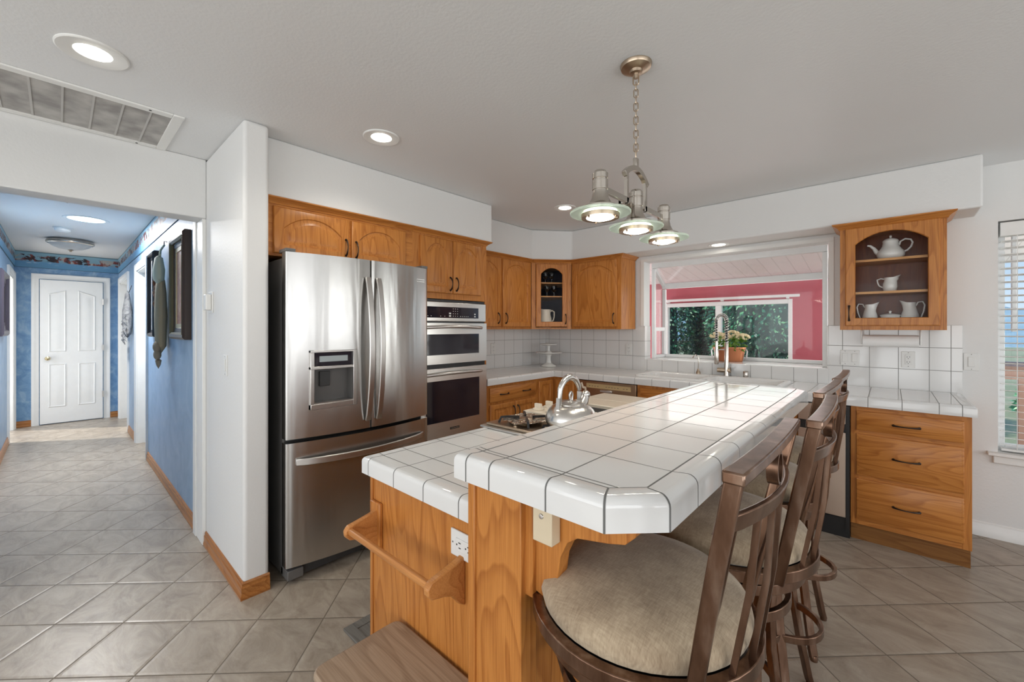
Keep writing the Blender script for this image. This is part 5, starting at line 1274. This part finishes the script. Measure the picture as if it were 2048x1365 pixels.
# ------------------------------------------------------------------ ceiling fixtures
def can_light(name, label, x, y, z, r, rl, power, group='recessed ceiling lights', mat='led', col=(1, 0.93, 0.82)):
    t = thing(name, label, 'recessed light', (x, y, z), 0, group)
    obj('trim_ring', G().lathe([(r, 0), (r, -0.004), (r * 0.96, -0.007), (rl * 1.25, -0.004), (rl * 1.02, 0.0)], 36, cap0=False, cap1=False), M['trim'], t)
    obj('lens', G().lathe([(rl * 1.25, -0.001), (rl * 1.05, -0.0035), (rl * 0.4, -0.005), (0.002, -0.0055)], 32), M[mat], t)
    if power: light('recessed_bulb', 'SPOT', (x, y, z - 0.02), (0, 0, 0), power, col, spot_size=2.5, spot_blend=0.8, shadow_soft_size=0.05)
    return t
can_light('recessed_light', 'recessed ceiling light above the hall opening, beside the vent', -2.275, 0.09, CH, 0.105, 0.048, 12)
can_light('recessed_light', 'recessed ceiling light in front of the refrigerator', -2.10, 1.217, CH, 0.098, 0.048, 12)
can_light('recessed_light', 'recessed ceiling light in the far corner, half behind the pendant', -2.13, 3.03, CH, 0.098, 0.048, 12)
can_light('recessed_light', 'recessed light in the soffit above the garden window', -1.127, 3.965, 2.115, 0.085, 0.048, 6)
can_light('tubular_skylight', 'round tubular skylight with bluish lens in the hall ceiling', -5.83, 0.185, CH, 0.165, 0.115, 24, 'hall ceiling fixtures', 'tubel', (0.95, 0.98, 1))
light('skylight_glow', 'AREA', (-5.83, 0.185, CH - 0.012), (0, 0, 0), 40, (1.0, 0.985, 0.97), 0.22, 0.22)
light('hall_room_daylight', 'AREA', (-8.2, -0.95, 1.2), (PI / 2, 0, 0), 16, (1, 0.98, 0.96), 0.9, 1.8)
fm = thing('flush_ceiling_light', 'bowl-shaped flush ceiling light with nickel rim at the end of the hall', 'ceiling light', (-7.35, 0.10, CH), 0, 'hall ceiling fixtures')
obj('rim', G().lathe([(0.19, 0), (0.20, -0.012), (0.208, -0.03), (0.205, -0.045), (0.19, -0.055)], 36, cap1=False), M['nickel'], fm)
obj('bowl', G().lathe([(0.19, -0.05), (0.16, -0.080), (0.11, -0.105), (0.05, -0.118), (0.005, -0.12)], 36), M['glassd'], fm)
obj('finial', G().lathe([(0.006, -0.118), (0.028, -0.124), (0.01, -0.132), (0.010, -0.142), (0.002, -0.146)], 16), M['nickel_d'], fm)
sd = thing('smoke_detector', 'round white smoke detector in the hall ceiling before the bowl light', 'smoke detector', (-6.50, 0.03, CH), 0, 'hall ceiling fixtures')
obj('base', G().lathe([(0.072, 0), (0.072, -0.010), (0.06, -0.012)], 28), M['plastic'], sd); obj('cover', G().lathe([(0.064, -0.010), (0.062, -0.034), (0.045, -0.044), (0.004, -0.045)], 28), M['plastic'], sd)
hk = tag(obj('ceiling_hook', G().lathe([(0.012, 0), (0.012, -0.006), (0.004, -0.008), (0.004, -0.03), (0.010, -0.034), (0.002, -0.04)], 12), M['plastic'], loc=(-5.0, 0.05, CH)), 'tiny white fitting in the hall ceiling nearest the opening', 'ceiling fitting')
M['vgrey'] = plain('dusty_white_paint', (0.52, 0.51, 0.49), 0.6)
vt = thing('ceiling_vent', 'long dusty white return-air grille in the ceiling above the hall opening', 'vent', (-2.91, -0.40, CH))
obj('frame', G().box(-0.28, 0.28, -0.62, -0.575, -0.010, 0).box(-0.28, 0.28, 0.785, 0.83, -0.010, 0).box(0.235, 0.28, -0.575, 0.785, -0.010, 0).box(-0.28, -0.235, -0.575, 0.785, -0.010, 0), M['trim'], vt, bevel=0.003)
for i in range(14):
    y = -0.475 + i * 0.0985
    if y < 0.76: obj('divider', G().box(-0.235, 0.235, y - 0.004, y + 0.004, -0.0085, 0), M['vgrey'], vt)
m, nt, b = newmat('dusty_vent_louvres'); geo = N(nt, 'ShaderNodeNewGeometry')
n1 = noise(nt, geo.outputs['Position'], 9, 4)
nt.links.new(ramp(nt, n1, (0.35, (0.30, 0.29, 0.28)), (0.65, (0.48, 0.47, 0.45))), b.inputs['Base Color']); b.inputs['Roughness'].default_value = 0.8
g = G()
for i in range(46):
    x = -0.233 + i * 0.0102
    g.add([(x, -0.575, -0.007), (x, 0.785, -0.007), (x + 0.0075, 0.785, -0.002), (x + 0.0075, -0.575, -0.002), (x + 0.001, -0.575, -0.0075), (x + 0.001, 0.785, -0.0075), (x + 0.0085, 0.785, -0.0025), (x + 0.0085, -0.575, -0.0025)], [(0, 1, 2, 3), (4, 7, 6, 5), (0, 4, 5, 1), (1, 5, 6, 2), (2, 6, 7, 3), (3, 7, 4, 0)])
lo = obj('louvres', g, m, vt, flat=True)
obj('backing', G().box(-0.235, 0.235, -0.575, 0.785, -0.0015, 0.0), M['gasket'], vt)
for y in (0.12, 0.70):
    for x in (-0.262, 0.262): obj('screw', G().lathe([(0.006, -0.0095), (0.005, -0.012), (0.001, -0.0125)], 10, (x, y, 0)), M['gasket'], vt)

# ------------------------------------------------------------------ hall decorations
def art(name, c1, c2, c3, sc=6):
    return mottled(name, c1, c2, c3, sc, 0.5)
def picture(label, x0, x1, z0, z1, side_y, sgn, mats, art_m, depth=0.045, fw=0.08):
    """framed picture on a wall y=side_y; sgn = direction into the hall"""
    t = thing('picture_frame', label, 'picture', ((x0 + x1) / 2, side_y, z0), 0, 'framed pictures in the hall')
    W_ = (x1 - x0) / 2; H_ = z1 - z0; s_ = sgn
    path = [(-W_, 0), (W_, 0), (W_, H_), (-W_, H_)]
    g = G(); ls = []
    for ins, dy in ((0, 0.002), (0, depth * 0.75), (fw * 0.18, depth), (fw * 0.42, depth * 0.95), (fw * 0.55, depth * 0.55), (fw * 0.9, depth * 0.45), (fw, depth * 0.2)):
        q = inset(path, ins); ls.append([(p[0], s_ * dy, p[1]) for p in q])
    g.loops(ls, True, True); obj('frame', g, mats[0], t, sharp=20)
    if len(mats) > 2:
        qa = inset(path, fw * 0.40); qb = inset(path, fw * 0.56); obj('gilt_band', G().loops([[(p[0], s_ * dy, p[1]) for p in q_] for q_, dy in ((qa, depth * 0.9), (qa, depth * 1.02), (qb, depth * 0.8), (qb, depth * 0.5))], False, False), mats[2], t)
    q = inset(path, fw * 0.88); q2 = inset(path, fw * 0.88 + 0.035)
    obj('mat_board', G().loops([[(p[0], s_ * depth * 0.25, p[1]) for p in q], [(p[0], s_ * depth * 0.40, p[1]) for p in q], [(p[0], s_ * depth * 0.42, p[1]) for p in q2], [(p[0], s_ * depth * 0.25, p[1]) for p in q2]]), mats[1], t)
    q3 = q2; obj('artwork', G().prism([(p[0], p[1]) for p in q3], 'y', s_ * depth * 0.2, s_ * depth * 0.30), art_m, t)
    return t
dkf = plain('dark_green_gilt_frame', (0.10, 0.095, 0.05), 0.35); blf = plain('near_black_frame', (0.018, 0.016, 0.016), 0.35); gld = plain('pale_gold_mat', (0.55, 0.48, 0.30), 0.5)
picture('large olive and brown framed painting with reddish picture on the right hall wall', -4.16, -3.62, 1.29, 2.065, 0.63, -1, (plain('dark_walnut_frame', (0.045, 0.028, 0.02), 0.35), gld, dkf), art('red_gold_painting', (0.45, 0.40, 0.36), (0.42, 0.17, 0.09), (0.62, 0.44, 0.28), 9), 0.052, 0.09)
picture('black framed blue picture behind the feathered hanging on the right hall wall', -5.38, -5.00, 1.29, 2.09, 0.63, -1, (blf, M['trim']), art('blue_painting', (0.05, 0.12, 0.22), (0.14, 0.26, 0.42), (0.45, 0.55, 0.62), 5), 0.05, 0.07)
picture('dark framed picture on the left hall wall', -7.15, -6.40, 1.29, 1.96, -0.41, 1, (plain('dark_plum_frame', (0.05, 0.04, 0.055), 0.35), blf), art('dark_painting', (0.05, 0.05, 0.06), (0.16, 0.14, 0.15), (0.30, 0.27, 0.26), 6), 0.05, 0.12)
hide = plain('tan_hide', (0.34, 0.29, 0.19), 0.8); fur = plain('brown_fur', (0.13, 0.055, 0.03), 0.9); gry = mottled('grey_feathers', (0.12, 0.12, 0.13), (0.34, 0.33, 0.32), (0.55, 0.52, 0.48), 18, 0.9)
qh = thing('hide_hanging', 'long tan hide and feather hanging between the two right-hand hall paintings', 'wall hanging', (-4.56, 0.628, 1.06))
def flatlathe(prof, sy, c=(0, 0, 0), sx=1): return G().lathe(prof, 18, c, sx, sy)
obj('hide', flatlathe([(0.01, 0.10), (0.075, 0.16), (0.085, 0.42), (0.075, 0.62), (0.055, 0.72), (0.02, 0.74)], 0.5, (0, -0.045, 0)), hide, qh)
obj('hide_strip', flatlathe([(0.008, 0.13), (0.03, 0.20), (0.035, 0.52), (0.012, 0.60)], 0.5, (-0.10, -0.04, 0)), hide, qh)
obj('pouch', flatlathe([(0.02, 0.68), (0.08, 0.72), (0.09, 0.80), (0.06, 0.90), (0.02, 0.92)], 0.45, (0.02, -0.06, 0)), plain('pale_green_pouch', (0.50, 0.54, 0.42), 0.7), qh)
g = G(); rnd = random.Random(11)
for i in range(14):
    a = rnd.uniform(-0.14, 0.0); z = rnd.uniform(0.50, 0.82); g.tube([(a, -0.05, z), (a - 0.03, -0.07, z - 0.05), (a - 0.05 * rnd.random(), -0.06, z - 0.13)], [0.010, 0.013, 0.002], 6)
obj('feathers', g, fur, qh)
g = G()
for z, r in ((0.155, 0.05), (0.09, 0.045)): g.ball((0.035 - z * 0.1, -0.07, z), r, 14, 1, 0.6)
g.lathe([(0.002, -0.03), (0.03, 0.0), (0.042, 0.04), (0.01, 0.055)], 14, (0.0, -0.06, 0), 1, 0.5)
obj('pompom', g, plain('fur_pompom', (0.30, 0.25, 0.18), 0.9), qh)
g = G()
for i in range(3): g.tube([(-0.02 + i * 0.012, -0.02, 1.02), (-0.04 + i * 0.02, -0.045, 0.97), (-0.02 + i * 0.03, -0.055, 0.88)], 0.007, 6)
obj('beaded_cord', g, mottled('blue_bead_cord', (0.05, 0.25, 0.35), (0.35, 0.42, 0.30), (0.60, 0.58, 0.45), 40, 0.4), qh)
obj('hook', G().tube([(-0.02, 0.0, 1.05), (-0.02, -0.02, 1.055), (-0.02, -0.02, 1.01)], 0.004, 6), M['bronze'], qh)
fh = thing('feather_hanging', 'small grey feather hanging between the two right-hand hall doorways', 'wall hanging', (-7.08, 0.628, 1.20))
obj('bundle', flatlathe([(0.01, 0.05), (0.075, 0.10), (0.10, 0.25), (0.095, 0.38), (0.06, 0.52), (0.045, 0.60), (0.01, 0.64)], 0.5, (0, -0.045, 0)), gry, fh)
g = G()
for i in range(16): x = rnd.uniform(-0.08, 0.08); z = rnd.uniform(0.05, 0.4); g.tube([(x, -0.06, z), (x * 1.3, -0.085, z - 0.05), (x * 1.4, -0.06, z - 0.11)], [0.009, 0.012, 0.002], 6)
obj('feathers', g, gry, fh)
obj('cord', G().tube([(0, -0.03, 0.62), (0, -0.004, 0.71)], 0.003, 6), M['bronze'], fh)
